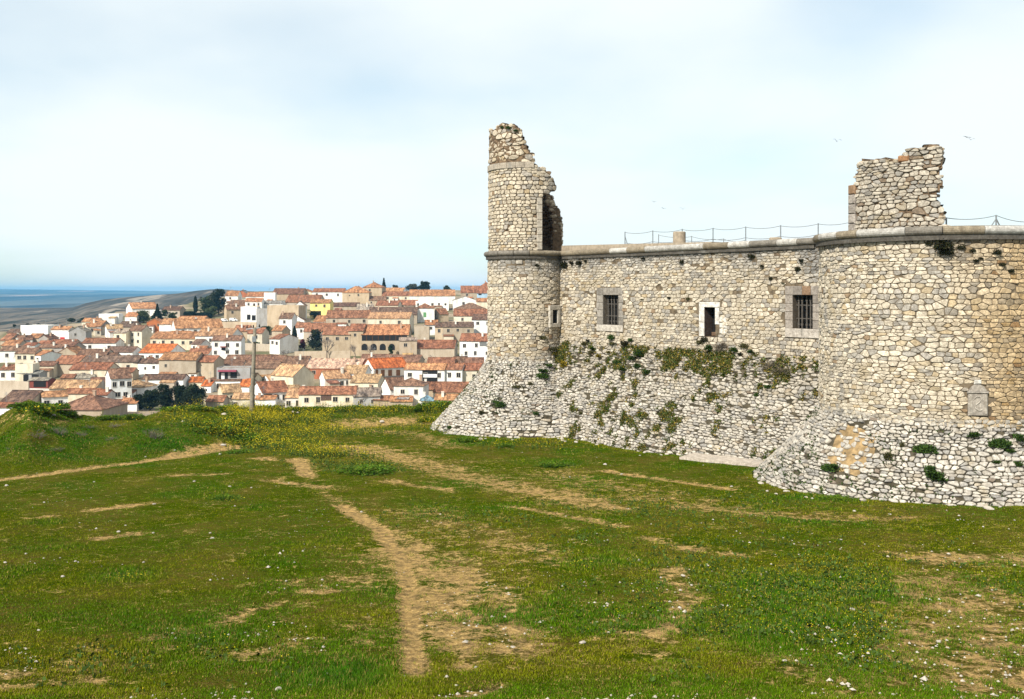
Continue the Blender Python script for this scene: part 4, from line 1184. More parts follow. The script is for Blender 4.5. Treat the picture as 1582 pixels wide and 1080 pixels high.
# x0 x1 ridge eave base kind wall roof windows corner ! nickname
TOWN = '''
31 75 504 504 521 F w n 0 0 ! long blank pale barn
10 31 509 514 521 E t d 0 0
0 14 516 526 533 E t r 0 0
11 25 518 523 531 E t b 0 0
19 43 519 525 535 E g b 0 28
42 60 516 522 532 E t o 0 0
59 76 518 523 533 G g b 1 0
78 107 505 509 528 E w o 0 0 ! white house with a red door
107 132 505 512 528 G g n 0 0
118 156 500 505 519 E c o 2 135
126 151 492 497 505 E c o 0 0
2 27 526 534 544 E t o 0 0
0 35 535 542 560 E w b 2 0
24 53 538 546 563 E c b 3 0
51 81 543 549 564 E w o 1 -63
57 97 532 537 554 E g b 0 0
55 75 527 533 542 E t r 0 0
72 112 525 532 541 E t r 0 0
36 54 530 534 546 E w r 1 0
92 123 529 537 548 E g b 0 -110
87 118 537 546 557 G t o 0 0
126 179 523 530 543 E w r 2 0
119 163 540 549 563 E t b 0 0
81 119 550 562 582 E t r 0 0
127 212 550 559 583 E c d 2 0 ! long cream house with a dark brown roof
48 83 559 565 584 E c b 1 0
0 25 564 571 588 E w r 2 0
24 50 563 564 594 F c n 0 0
26 61 573 577 594 E g g 0 0 ! open shed with a grey tin roof
107 167 561 571 593 E c r 1 0
113 143 575 584 595 E w n 0 0
94 113 579 584 596 E t r 0 0
44 74 584 588 602 E m n 0 0 ! dark red open shed
76 147 588 600 612 E t s 0 0 ! speckled-roofed low house
98 151 601 608 622 E c r 0 0
0 47 604 621 634 E t d 0 0
45 96 606 614 632 E w o 2 65
82 158 609 633 646 H t b 0 0 ! big brown hipped roof at the edge of the green bank
-8 15 623 629 646 E w r 0 0
142 194 571 585 626 E w b 5 171 ! tall street house with balconies
138 170 584 590 606 E t b 0 0
144 166 603 610 636 E o r 2 0
181 224 587 598 616 H w s 1 0
181 206 603 607 618 E w r 0 0
172 191 618 625 636 E w b 0 0
187 211 616 623 636 E w o 0 0
166 205 569 575 588 E t r 0 0
206 249 555 561 583 E w d 0 0
219 283 579 586 604 E w d 3 0
214 262 532 545 556 E w R 4 0
245 303 545 556 589 E t o 0 0
288 331 550 559 588 E t r 0 0
328 374 556 566 582 E t b 0 0
347 427 549 559 572 E t b 0 0
364 428 559 567 579 E t b 0 0
335 386 568 570 604 F g n 0 0 ! terraced house with a maroon awning
357 391 577 588 603 E c s 0 0
324 371 585 588 605 E w b 2 0
311 326 588 596 607 E w R 0 0
292 312 583 590 602 E c R 0 0
331 360 595 606 622 E c s 1 343
376 442 591 607 628 E w r 3 405 ! tall white gable behind the utility pole
359 388 608 616 630 E c s 0 0
368 385 586 597 607 E w R 0 0
397 446 580 588 600 E w s 3 416
412 477 565 581 607 E c s 0 -453 ! big tan house with a bare stone end wall
441 468 601 614 630 E o s 2 0
462 549 598 609 630 E c r 4 0 ! long low cream house just above the green bank
546 587 600 612 630 E g n 0 0
471 556 555 569 586 E b p 4 0 ! long brick-red house with a pale pinkish roof
433 473 551 565 581 E w b 1 0
378 437 550 562 574 E t b 0 0
376 429 559 569 594 E t b 0 0
489 538 569 585 603 E w s 4 502
530 564 565 577 598 E w s 2 0
541 584 579 591 607 E c s 2 0
555 627 555 569 589 E w R 0 577 ! red-roofed white house with a timber-doored balcony
624 687 562 571 597 E w o 3 0 ! white house with a big dark barn opening
686 714 562 571 597 E w r 2 0
713 744 562 572 596 E c r 0 0
583 615 583 602 620 E w b 0 603
608 654 584 596 628 H o b 2 0
650 673 591 602 618 E t r 0 0
669 722 591 606 622 E c r 1 0
700 742 600 607 620 E t o 0 0
577 606 612 618 630 E t r 0 0
603 637 613 620 631 E t o 0 0
650 669 611 619 632 H w B 0 0 ! little white hut with a pointed blue roof
671 717 610 618 632 E c o 0 0
556 602 548 557 566 E t b 0 0
600 647 549 559 568 E t b 0 0
697 724 544 561 570 E t b 0 706
718 747 553 561 570 E t b 0 0
710 763 516 527 562 E w r 6 0 ! tall white house beside the castle tower
642 702 526 538 557 E t r 0 0
617 644 522 526 558 E t n 1 0
498 541 505 517 550 E t r 3 0
538 561 501 511 550 E t r 1 0
558 631 502 517 550 E t o 0 0 ! arcaded convent with a dark gallery
568 633 483 492 518 E c s 2 0
504 570 480 491 510 E t r 3 0
569 644 475 486 500 E t d 0 0
551 576 470 481 490 E t n 0 0
508 554 468 473 486 E t d 0 0
561 590 436 444 466 H t o 1 0 ! square tower house with a pyramid roof
529 570 442 452 474 H t o 0 0
482 531 446 451 472 E w r 3 0
420 468 446 454 464 E t b 0 0
440 493 456 467 478 E t r 0 0
452 484 447 453 462 G c o 0 0
479 510 463 468 492 E y o 2 0 ! yellow house
455 471 466 472 495 G w b 0 0
412 462 472 473 506 F t n 0 0 ! tall blank tan concrete building
396 413 477 478 505 F g n 0 0
398 437 465 469 480 E w g 2 0
380 412 452 458 469 E w o 2 0
379 404 461 466 482 E w o 3 0
408 425 452 453 470 F w n 0 0
348 367 450 457 474 E w o 1 0
363 384 449 455 468 G b g 0 0
352 381 464 471 481 E t b 0 0
345 376 471 478 495 E t b 2 350
372 397 472 475 501 F w n 0 0 ! white modern house with two tall windows
227 249 493 498 513 G b o 0 0
246 269 493 501 514 E w o 0 0
270 313 489 497 508 E t o 0 0
255 333 493 507 520 E w o 4 271
232 303 513 523 541 E c o 5 0
301 358 508 519 542 E w s 1 0
328 372 519 526 556 E w b 6 0 ! tall white house with two rows of square windows
292 318 525 532 545 E w d 2 -310
289 322 539 547 556 E w r 0 0
192 227 503 511 538 E c b 4 -219 ! cream apartment block
175 195 510 514 538 E c n 1 0
182 206 497 505 514 E t d 0 0
155 185 502 508 522 E w s 1 165
175 237 468 477 488 E w o 0 204 ! big white-gabled barn with an orange roof
193 211 483 489 500 E w o 0 0
153 183 484 486 500 F w n 0 0
250 278 474 479 490 E t d 0 0
232 247 476 480 489 F w n 0 0
134 156 496 504 518 E g o 2 0
162 205 536 544 557 E w d 3 0
633 703 448 457 470 E w o 0 0
642 693 464 466 480 F w n 5 0
590 634 451 457 467 E c r 3 0
592 623 445 450 459 E w o 0 0
614 643 464 471 480 E t r 0 0
580 615 465 472 483 E c r 0 0
570 596 458 464 474 E t b 0 0
642 671 469 476 498 H w r 0 0 ! white house with one green shutter
668 691 473 485 497 E t r 0 678
712 759 442 452 466 E t r 2 0
737 763 436 446 458 H t r 0 0
737 757 446 453 467 E l r 0 0 ! pale blue house beside the castle tower
700 737 458 464 480 G w n 1 0
736 765 461 466 486 E c o 0 0
702 747 468 477 488 H c b 0 0
701 759 478 488 508 E c r 2 0
729 761 486 494 522 E w d 2 0
684 732 498 505 528 E t d 3 0
672 686 499 505 528 E t d 1 0
640 663 504 506 526 F t n 0 0
657 677 495 502 518 E w o 1 0
431 451 484 492 519 E w b 1 0
447 470 488 495 507 G w b 2 0
455 476 499 506 524 E w r 1 0
417 444 503 511 526 E t o 0 -436
421 453 517 524 548 E w r 2 -432
382 405 507 515 534 E c r 1 0
469 516 500 512 528 E t r 0 0
484 509 488 497 508 E t o 1 0
361 383 503 512 526 E t r 1 0
262 292 512 515 524 E c o 0 0
330 352 508 517 524 E t s 0 0
300 316 535 541 549 E t o 0 0
208 233 553 560 573 E t r 0 0
250 275 560 566 580 E t r 0 0
155 178 546 552 563 E t b 0 0
660 702 553 560 572 E t r 0 0
430 460 596 604 618 E t s 0 0
395 425 612 617 630 E w o 0 0
318 345 612 620 634 E t r 0 0
336 352 470 474 484 F t n 0 0
'''
EXTRA = {   # nickname -> extra parts: name, x0, x1, y0, y1, material
 'white house with a red door': [('door', 93, 100, 521, 527.5, (0.45, 0.03, 0.03))],
 'open shed with a grey tin roof': [('opening', 28, 44, 579, 590, 0), ('opening', 49, 60, 579, 590, 0)],
 'dark red open shed': [('opening', 52, 71, 589, 598, 0)],
 'terraced house with a maroon awning': [('awning', 338, 366, 571.5, 574, (0.28, 0.06, 0.09)), ('opening', 338, 352, 575, 586, 0), ('opening', 356, 366, 575, 584, 0), ('door', 342, 347, 576, 588, (0.75, 0.74, 0.72))],
 'red-roofed white house with a timber-doored balcony': [('gallery', 577.5, 625, 570.5, 582, (0.42, 0.37, 0.31)), ('door', 580, 584, 571, 581, 1), ('door', 588.5, 594, 571, 581, 1), ('door', 599.5, 605.5, 571, 581, 1), ('door', 612, 618, 571, 581, 1), ('balcony_rail', 577, 626, 581.5, 582.3, (0.1, 0.09, 0.08))],
 'white house with a big dark barn opening': [('opening', 652.5, 676, 571.5, 591.5, 0), ('laundry_sheet', 654, 675, 578, 583, (0.7, 0.7, 0.7))],
 'arcaded convent with a dark gallery': [('gallery', 559, 629, 518, 526.5, 0)] + [('arch', 544.5 + 14 * k, 554 + 14 * k, 531, 541, 0) for k in range(1, 5)] + [('gallery_post', 566 + 9 * k, 566.8 + 9 * k, 518, 526.5, 1) for k in range(7)],
 'yellow house': [('opening', 480, 496, 480.5, 487, 0)],
 'white modern house with two tall windows': [('window', 381.5, 387, 486, 494, 0), ('window', 389, 395, 487, 495, 0)],
 'white house with one green shutter': [('window_shutter', 654, 658.5, 482.5, 490, (0.12, 0.28, 0.12))],
 'tall white house beside the castle tower': [('window', 741, 752, 527, 535, (0.16, 0.16, 0.15))],
 'tall white house with two rows of square windows': [('awning', 341, 350, 535, 536.5, (0.22, 0.07, 0.06)), ('door', 342, 348, 537, 541, 0)],
 'pale blue house beside the castle tower': [('window', 739, 744, 454, 456, 0)],
 'long low cream house just above the green bank': [('gate', 495.5, 512, 610.5, 619, (0.10, 0.06, 0.045))],
 'tall white gable behind the utility pole': [('opening', 408, 420, 608.5, 618, 0), ('opening', 424, 429, 608.5, 617, 0)],
}
# shared window mesh: 1 m wide, 1 m tall, dark pane in a pale surround, front towards -Y
def win_mesh():
    V = []; Fs = []; mi = []
    def fb(x0, x1, y0, y1, z0, z1, m_):
        o = len(V)
        V.extend([(x0, y0, z0), (x1, y0, z0), (x1, y1, z0), (x0, y1, z0), (x0, y0, z1), (x1, y0, z1), (x1, y1, z1), (x0, y1, z1)])
        for f in ((3, 2, 1, 0), (4, 5, 6, 7), (0, 1, 5, 4), (1, 2, 6, 5), (2, 3, 7, 6), (3, 0, 4, 7)): Fs.append(tuple(i + o for i in f)); mi.append(m_)
    fb(-0.5, 0.5, -0.03, 0.02, 0, 1, 0)
    fb(-0.58, -0.5, -0.07, 0.03, -0.06, 1.06, 1); fb(0.5, 0.58, -0.07, 0.03, -0.06, 1.06, 1)
    fb(-0.5, 0.5, -0.07, 0.03, 1.0, 1.06, 1); fb(-0.62, 0.62, -0.12, 0.03, -0.10, -0.06, 1)
    fb(-0.03, 0.03, -0.05, -0.03, 0, 1, 1)
    me = bpy.data.meshes.new('window'); me.from_pydata(V, [], Fs); me.materials.append(M['pane']); me.materials.append(M['frame'])
    me.polygons.foreach_set('material_index', mi); me.update(); return me
WIN = win_mesh()
def box_mesh(name, x0, x1, y0, y1, z0, z1):
    mb = MB(); mb.box(x0, x1, y0, y1, z0, z1); return mb
FLATM = {}
def flat_mat(c):
    if c == 0: return M['pane']
    if c == 1: return M['timber']
    if c not in FLATM: FLATM[c] = plain('painted part %d' % len(FLATM), c, 0.8, 0.2, 3)
    return FLATM[c]
rh = random.Random(3)
HOUSES = []
def gable_house(root, L, D, H, rise, bury, wallc, roofc, kind, over=0.30):
    x0, x1, y0, y1 = -L / 2, L / 2, -D / 2, D / 2
    mb = MB()
    if kind in ('E', 'G'):
        vs = [(x0, y0, -bury), (x1, y0, -bury), (x1, y1, -bury), (x0, y1, -bury), (x0, y0, H), (x1, y0, H), (x1, y1, H), (x0, y1, H)]
        if kind == 'E':
            vs += [(x0, 0, H + rise), (x1, 0, H + rise)]
            mb.add(vs, [(0, 1, 5, 4), (2, 3, 7, 6), (1, 2, 6, 9, 5), (3, 0, 4, 8, 7)])
        else:
            vs += [(0, y0, H + rise), (0, y1, H + rise)]
            mb.add(vs, [(0, 1, 5, 8, 4), (2, 3, 7, 9, 6), (1, 2, 6, 5), (3, 0, 4, 7)])
    else:
        mb.box(x0, x1, y0, y1, -bury, H)
        if kind == 'F':
            p = 0.18
            for a in ((x0, x1, y0, y0 + p), (x0, x1, y1 - p, y1), (x0, x0 + p, y0 + p, y1 - p), (x1 - p, x1, y0 + p, y1 - p)):
                mb.box(a[0] + 0.002, a[1] - 0.002, a[2] + 0.002, a[3] - 0.002, H + 0.001, H + 0.35)
    w = mb.build('wall', M['plaster'], root)
    k = rh.uniform(0.86, 1.06); hue = rh.uniform(-0.02, 0.02)
    w.color = (min(0.86, (wallc[0] + hue) * k), min(0.85, wallc[1] * k), min(0.84, (wallc[2] - hue) * k), 1)
    if kind == 'F':
        mb = MB(); mb.box(x0 + 0.2, x1 - 0.2, y0 + 0.2, y1 - 0.2, H + 0.002, H + 0.08)
        r = mb.build('roof', M['roof'], root)
    else:
        mb = MB(); th = 0.12; o = over; lift = 0.02
        if kind in ('E', 'G'):
            half = D / 2 if kind == 'E' else L / 2
            length = L if kind == 'E' else D
            sl_ = rise / half
            for s in (-1, 1):
                e = half + o; ze = H - sl_ * o + lift; zr = H + rise + lift
                a0_, a1_ = -length / 2 - 0.15, length / 2 + 0.15
                nseg = max(3, int(length / 2.2))
                pts = []
                for i in range(nseg + 1):      # old roofs sag a little
                    aa = a0_ + (a1_ - a0_) * i / nseg
                    sg = rh.uniform(-0.07, 0.07); sg2 = rh.uniform(-0.05, 0.05)
                    pts.append((aa, zr, ze + sg2, (zr + ze) / 2 - 0.05 + sg))
                vs = []
                for aa, zr_, ze_, zm_ in pts:
                    for yy, z in ((s * e, ze_), (s * e * 0.5, zm_), (0, zr_)):
                        vs.append((aa, yy, z) if kind == 'E' else (-yy, aa, z))
                    for yy, z in ((s * e, ze_ + th), (s * e * 0.5, zm_ + th), (0, zr_ + th)):
                        vs.append((aa, yy, z) if kind == 'E' else (-yy, aa, z))
                fs = []
                for i in range(nseg):
                    b0 = i * 6; b1_ = b0 + 6
                    for q in (3, 4): fs.append((b0 + q, b1_ + q, b1_ + q + 1, b0 + q + 1) if s < 0 else (b0 + q + 1, b1_ + q + 1, b1_ + q, b0 + q))
                    for q in (0, 1): fs.append((b0 + q + 1, b1_ + q + 1, b1_ + q, b0 + q))
                    fs.append((b0, b1_, b1_ + 3, b0 + 3))
                for b0 in (0, nseg * 6):
                    fs.append((b0, b0 + 1, b0 + 4, b0 + 3)); fs.append((b0 + 1, b0 + 2, b0 + 5, b0 + 4))
                mb.add(vs, fs)
            # ridge tiles
            mb.tube([((a0_ + (a1_ - a0_) * i / 4, 0, zr + th + 0.02) if kind == 'E' else (0, a0_ + (a1_ - a0_) * i / 4, zr + th + 0.02)) for i in range(5)], 0.13, 6)
        else:
            e0x, e1x, e0y, e1y = x0 - o, x1 + o, y0 - o, y1 + o
            hip = min(D / 2 + o, L / 2 + o)
            rx = max(0.05, L / 2 + o - hip)
            ze = H + 0.02; zr = H + rise
            vs = [(e0x, e0y, ze), (e1x, e0y, ze), (e1x, e1y, ze), (e0x, e1y, ze), (-rx, 0, zr), (rx, 0, zr),
                  (e0x, e0y, ze - 0.1), (e1x, e0y, ze - 0.1), (e1x, e1y, ze - 0.1), (e0x, e1y, ze - 0.1)]
            mb.add(vs, [(0, 1, 5, 4), (1, 2, 5), (2, 3, 4, 5), (3, 0, 4), (6, 7, 1, 0), (7, 8, 2, 1), (8, 9, 3, 2), (9, 6, 0, 3), (9, 8, 7, 6)])
            for a_, b_ in (((e0x, e0y, ze + 0.03), (-rx, 0, zr + 0.03)), ((e1x, e0y, ze + 0.03), (rx, 0, zr + 0.03))):
                mb.tube([a_, b_], 0.12, 5)
        r = mb.build('roof', M['roof'], root)
    k = rh.uniform(0.82, 1.12); kk = rh.uniform(0.92, 1.08)
    r.color = (roofc[0] * k, roofc[1] * k * kk, roofc[2] * k * kk, 1)
    return w, r
for line in TOWN.strip().splitlines():
    nick = None
    if '!' in line: line, nick = [s_.strip() for s_ in line.split('!')]
    p = line.split()
    x0, x1, yt, ye, yb = map(float, p[:5]); K, wc_, rc_, nw, gx = p[5], p[6], p[7], int(p[8]), float(p[9])
    d = d_of_y(yb)
    Lpx = (x1 - x0) * d / F
    zb = EYE - (yb - HY) / F * d; ze = EYE - (ye - HY) / F * d
    H = ze - zb
    rot = rad(rh.uniform(-7, 7)) if gx == 0 else (rad(31) if gx > 0 else rad(-31))
    kslope = (yt - HY) / F
    rise = None
    if K == 'F': D = min(12, max(5, Lpx * 0.7)); L = Lpx; rise = 0.3
    elif K == 'G': L = Lpx; D = min(14, max(7, Lpx * 1.1)); rise = max(0.8, (ye - yt) * d / F)
    elif gx != 0:
        a = abs(gx)
        gw = (a - x0) if gx > 0 else (x1 - a); fw = (x1 - a) if gx > 0 else (a - x0)
        D = max(4.5, gw * d / F / sin(abs(rot))); L = max(5, fw * d / F / cos(rot))
    else:
        L = Lpx / cos(rot); D = None
    if D is None:
        s_ = 0.42 if K == 'H' else 0.40
        D = (EYE - kslope * d - ze) / (s_ / 2 + kslope / 2)
        D = max(4.5, min(13.0, D))
    if K != 'G' and K != 'F':
        db = D / 2 * cos(rot)
        rise = EYE - kslope * (d + db) - ze
        rise = max(0.10 * D, min(0.40 * D, rise))
    # put the front (or the near corner) at distance d
    if gx == 0:
        cx = ((x0 + x1) / 2 - CX) / F * d
        c = Vector((cx, d, 0)) + Matrix.Rotation(rot, 3, 'Z') @ Vector((0, D / 2, 0))
    else:
        cxn = (abs(gx) - CX) / F * d
        loc = Vector((L / 2, D / 2, 0)) if gx > 0 else Vector((-L / 2, D / 2, 0))
        c = Vector((cxn, d, 0)) + Matrix.Rotation(rot, 3, 'Z') @ loc
    root = empty('house', (c.x, c.y, zb), rot, None, 'house', 'houses of the hillside town')
    wall_o, roof_o = gable_house(root, L, D, H, rise, 5.0, WALLC[wc_], ROOFC[rc_], K)
    zmax = 8.0
    def facade_pos(px, py):      # local x, z on the front facade
        # ray / plane in world
        dirv = Vector(((px - CX) / F, 1, -(py - HY) / F)); n_ = Matrix.Rotation(rot, 3, 'Z') @ Vector((0, -1, 0))
        p0 = root.location + Matrix.Rotation(rot, 3, 'Z') @ Vector((0, -D / 2, 0))
        o_ = Vector((0, 0, EYE)); t_ = (p0 - o_).dot(n_) / dirv.dot(n_)
        q = Matrix.Rotation(-rot, 3, 'Z') @ (o_ + dirv * t_ - root.location)
        return q.x, q.z
    if nw:
        rows = 2 if (nw >= 4 and H > 5.2) else 1
        per = math.ceil(nw / rows); left = nw
        for r_ in range(rows):
            n_ = min(per, left); left -= n_
            for q in range(n_):
                wx = -L / 2 + L * (q + 0.5 + rh.uniform(-0.16, 0.16)) / n_
                wh = rh.uniform(1.0, 1.4); ww = rh.uniform(0.85, 1.15)
                wz = H - 0.7 - wh - r_ * 2.7 - rh.uniform(0, 0.3)
                o = bpy.data.objects.new('window', WIN); COL.objects.link(o); o.parent = root
                o.location = (wx, -D / 2, wz); o.scale = (ww, 1, wh)
    elif rh.random() < 0.55 and H > 2.2 and K != 'F' and not nick:
        for q in range(rh.choice((1, 1, 2, 2, 3))):
            o = bpy.data.objects.new('window', WIN); COL.objects.link(o); o.parent = root
            o.location = (rh.uniform(-0.4, 0.4) * L, -D / 2, max(0.5, H - rh.uniform(1.5, 2.2))); s_ = rh.uniform(0.6, 1.0)
            o.scale = (s_ * 0.9, 1, s_ * 1.1)
    for ex in EXTRA.get(nick, []):
        xa, za_ = facade_pos(ex[1], ex[4]); xb, zb2 = facade_pos(ex[2], ex[3])
        yy = -D / 2
        pr = 0.05
        if ex[0] in ('door', 'gallery_post', 'window_shutter', 'laundry_sheet'): pr = 0.09
        if ex[0] in ('balcony_rail',): pr = 0.9
        if ex[0] == 'awning': pr = 1.2
        mb = MB()
        if ex[0] == 'arch':
            w_ = xb - xa; n_ = 8
            pts = [(xa, za_), (xb, za_)] + [(xa + w_ / 2 + w_ / 2 * cos(pi * i / n_), zb2 - w_ / 2 + w_ / 2 * sin(pi * i / n_)) for i in range(n_ + 1)]
            vs = [(x, yy - 0.06, z) for x, z in pts] + [(x, yy + 0.1, z) for x, z in pts]; m_ = len(pts)
            mb.add(vs, [tuple(range(m_))] + [(i, i + m_, (i + 1) % m_ + m_, (i + 1) % m_) for i in range(m_)])
        else:
            mb.box(min(xa, xb), max(xa, xb), yy - pr, yy + 0.1, min(za_, zb2), max(za_, zb2))
        mb.build(ex[0], flat_mat(ex[5]), root)
    if not nick and L > 6 and rh.random() < 0.55:      # lean-to against the front or the side
        aw = rh.uniform(2.5, min(6.0, L * 0.55)); ad = rh.uniform(1.8, 3.2); ah = rh.uniform(2.0, 2.7); ax_ = rh.uniform(-L / 2, L / 2 - aw)
        yb0 = -D / 2 - 0.004
        if ah < H - 0.6:
            mb = MB()
            mb.add([(ax_, yb0 - ad, -3), (ax_ + aw, yb0 - ad, -3), (ax_ + aw, yb0, -3), (ax_, yb0, -3), (ax_, yb0 - ad, ah), (ax_ + aw, yb0 - ad, ah), (ax_ + aw, yb0, ah + 0.5), (ax_, yb0, ah + 0.5)],
                   [(4, 5, 6, 7), (0, 1, 5, 4), (1, 2, 6, 5), (3, 0, 4, 7)])
            an_ = mb.build('annex', M['plaster'], root); an_.color = rh.choice(((0.74, 0.72, 0.68, 1), (0.6, 0.53, 0.42, 1), (0.42, 0.35, 0.27, 1), tuple(wall_o.color)))
            mb = MB(); o_ = 0.2
            mb.add([(ax_ - o_, yb0 - ad - o_, ah + 0.0), (ax_ + aw + o_, yb0 - ad - o_, ah), (ax_ + aw + o_, yb0 - 0.01, ah + 0.56), (ax_ - o_, yb0 - 0.01, ah + 0.56),
                    (ax_ - o_, yb0 - ad - o_, ah + 0.12), (ax_ + aw + o_, yb0 - ad - o_, ah + 0.12), (ax_ + aw + o_, yb0 - 0.01, ah + 0.68), (ax_ - o_, yb0 - 0.01, ah + 0.68)],
                   [(3, 2, 1, 0), (4, 5, 6, 7), (0, 1, 5, 4), (1, 2, 6, 5), (3, 0, 4, 7)])
            ro_ = mb.build('annex_roof', M['roof'], an_); ro_.color = tuple(x * rh.uniform(0.85, 1.1) for x in ROOFC[rh.choice('obrsn')]) + (1,)
            if rh.random() < 0.6:
                o = bpy.data.objects.new('window', WIN); COL.objects.link(o); o.parent = an_; o.location = (ax_ + aw * rh.uniform(0.3, 0.7), yb0 - ad, 0.9); o.scale = (0.8, 1, 1.0)
    if K != 'F' and rh.random() < 0.55:
        mb = MB(); hx = rh.uniform(-0.35, 0.35) * L; cyy = rh.choice((-0.18, 0.1)) * (D if K == 'E' else 0.3)
        zc_ = H + rise * 0.6
        mb.box(hx - 0.3, hx + 0.3, cyy - 0.3, cyy + 0.3, zc_, H + rise + 0.75); mb.box(hx - 0.38, hx + 0.38, cyy - 0.38, cyy + 0.38, H + rise + 0.751, H + rise + 0.87)
        ch = mb.build('chimney', M['plaster'], roof_o); ch.color = (0.72, 0.68, 0.6, 1) if rh.random() < 0.6 else (0.4, 0.28, 0.2, 1)
    if rh.random() < 0.22:
        mb = MB(); hx = rh.uniform(-0.3, 0.3) * L
        mb.tube([(hx, 0, H + rise), (hx, 0, H + rise + 2.6)], 0.035, 5)
        for q in range(4): mb.tube([(hx - 0.5 + 0.1 * q, 0, H + rise + 1.9 + 0.18 * q), (hx + 0.5 - 0.1 * q, 0, H + rise + 1.9 + 0.18 * q)], 0.02, 4)
        mb.build('antenna', M['steel'], roof_o)
    HOUSES.append(dict(o=root, x=(x0 + x1) / 2, y=(yt + min(yb, ye + 12)) / 2, w=x1 - x0, wn=WALLN[wc_], rn=ROOFN[rc_], K=K, nw=nw, gx=gx, nick=nick, h=H))
# labels: look first, then what it stands beside
def look(h):
    size = 'long' if h['w'] > 58 else ('small' if h['w'] < 24 else ('tall' if h['h'] > 7 else ''))
    s_ = (size + ' ' if size else '') + h['wn'] + ' house'
    if h['K'] == 'F': s_ = (size + ' ' if size else '') + h['wn'] + ' flat-roofed house'
    elif h['K'] == 'G': s_ += ' showing its gable, ' + h['rn'] + ' roof'
    elif h['K'] == 'H': s_ += ' with hipped ' + h['rn'] + ' roof'
    else: s_ += ' with ' + h['rn'] + ' roof'
    return s_
LMK = [(h['nick'], h['x'], h['y']) for h in HOUSES if h['nick']] + [('utility pole', 391, 570), ('dark pines by the bank', 268, 608), ('clipped dark hedge', 310, 487), ('big dark tree', 337, 470)]
SHORT = {'long blank pale barn': 'the long blank barn', 'big brown hipped roof at the edge of the green bank': 'the big hipped roof', 'long cream house with a dark brown roof': 'the long cream house',
         'red-roofed white house with a timber-doored balcony': 'the red-roofed balcony house', 'white house with a big dark barn opening': 'the dark barn opening', 'arcaded convent with a dark gallery': 'the arcaded convent',
         'square tower house with a pyramid roof': 'the pyramid-roofed tower house', 'tall white house beside the castle tower': 'the tall white house by the castle', 'little white hut with a pointed blue roof': 'the blue-roofed hut',
         'tall white house with two rows of square windows': 'the white house with two window rows', 'big white-gabled barn with an orange roof': 'the white-gabled barn', 'white house with one green shutter': 'the green-shuttered house',
         'long brick-red house with a pale pinkish roof': 'the brick-red house', 'long low cream house just above the green bank': 'the long cream house by the bank', 'tall white gable behind the utility pole': 'the white gable behind the pole',
         'big tan house with a bare stone end wall': 'the house with a bare stone end', 'pale blue house beside the castle tower': 'the pale blue house', 'tall blank tan concrete building': 'the blank tan building',
         'white modern house with two tall windows': 'the white modern house', 'terraced house with a maroon awning': 'the maroon awning', 'open shed with a grey tin roof': 'the tin-roofed shed', 'white house with a red door': 'the red-doored house',
         'speckled-roofed low house': 'the speckled-roofed house', 'tall street house with balconies': 'the street house with balconies'}
def dirword(dx_, dy_):
    if abs(dx_) > 1.6 * abs(dy_): return 'right of' if dx_ > 0 else 'left of'
    if abs(dy_) > 1.6 * abs(dx_): return 'below' if dy_ > 0 else 'above'
    return ('below' if dy_ > 0 else 'above') + ' and ' + ('right' if dx_ > 0 else 'left') + ' of'
used = set()
for h in HOUSES:
    if h['nick']:
        l = h['nick'] if len(h['nick'].split()) >= 4 else h['nick'] + ' on the hillside'
        h['o']['label'] = l; used.add(l)
        nm = 'barn' if 'barn' in l and 'opening' not in l else ('convent' if 'convent' in l else ('shed' if 'shed' in l else ('hut' if 'hut' in l else 'house')))
        h['o'].name = nm; h['o']['category'] = nm
def cands(h):
    near = sorted((hypot(h['x'] - a, h['y'] - b_), n_, h['x'] - a, h['y'] - b_) for n_, a, b_ in LMK)
    return [(dirword(dx_, dy_), SHORT.get(n_, n_ if n_.startswith('the ') else 'the ' + n_), n_, r_) for r_, n_, dx_, dy_ in near[:7]]
groups = {}
for h in HOUSES:
    if h['nick']: continue
    done = False
    for dw, sn, n_, r_ in cands(h):
        # nobody else with the same look lies the same way from that landmark and nearer than 1.8 times as far
        same = 0
        for g in HOUSES:
            if g is h or g['nick'] or look(g) != look(h): continue
            for q in cands(g):
                if q[2] == n_ and q[0] == dw: same += 1
        l = '%s %s %s' % (look(h), dw, sn)
        if len(l.split()) > 16: l = '%s %s %s' % (look(h).replace(' showing its gable,', ', gabled,'), dw, sn)
        if same == 0 and l not in used and len(l.split()) <= 16:
            h['o']['label'] = l; used.add(l); done = True; break
    if not done:
        dw, sn, n_, r_ = cands(h)[0]
        dw2, sn2, _, _ = cands(h)[1]
        for l in ('%s nearest %s' % (look(h), sn), '%s between %s and %s' % (look(h).replace(' with ', ', '), sn, sn2), '%s %s %s' % (look(h).replace(' with ', ', '), 'close ' + dw, sn2), '%s second nearest %s' % (look(h), sn)):
            if l not in used and len(l.split()) <= 16: h['o']['label'] = l; used.add(l); break
        else:
            print('NOLABEL', look(h), h['x'], h['y']); h['o']['label'] = '%s among the roofs near %s' % (look(h), sn)
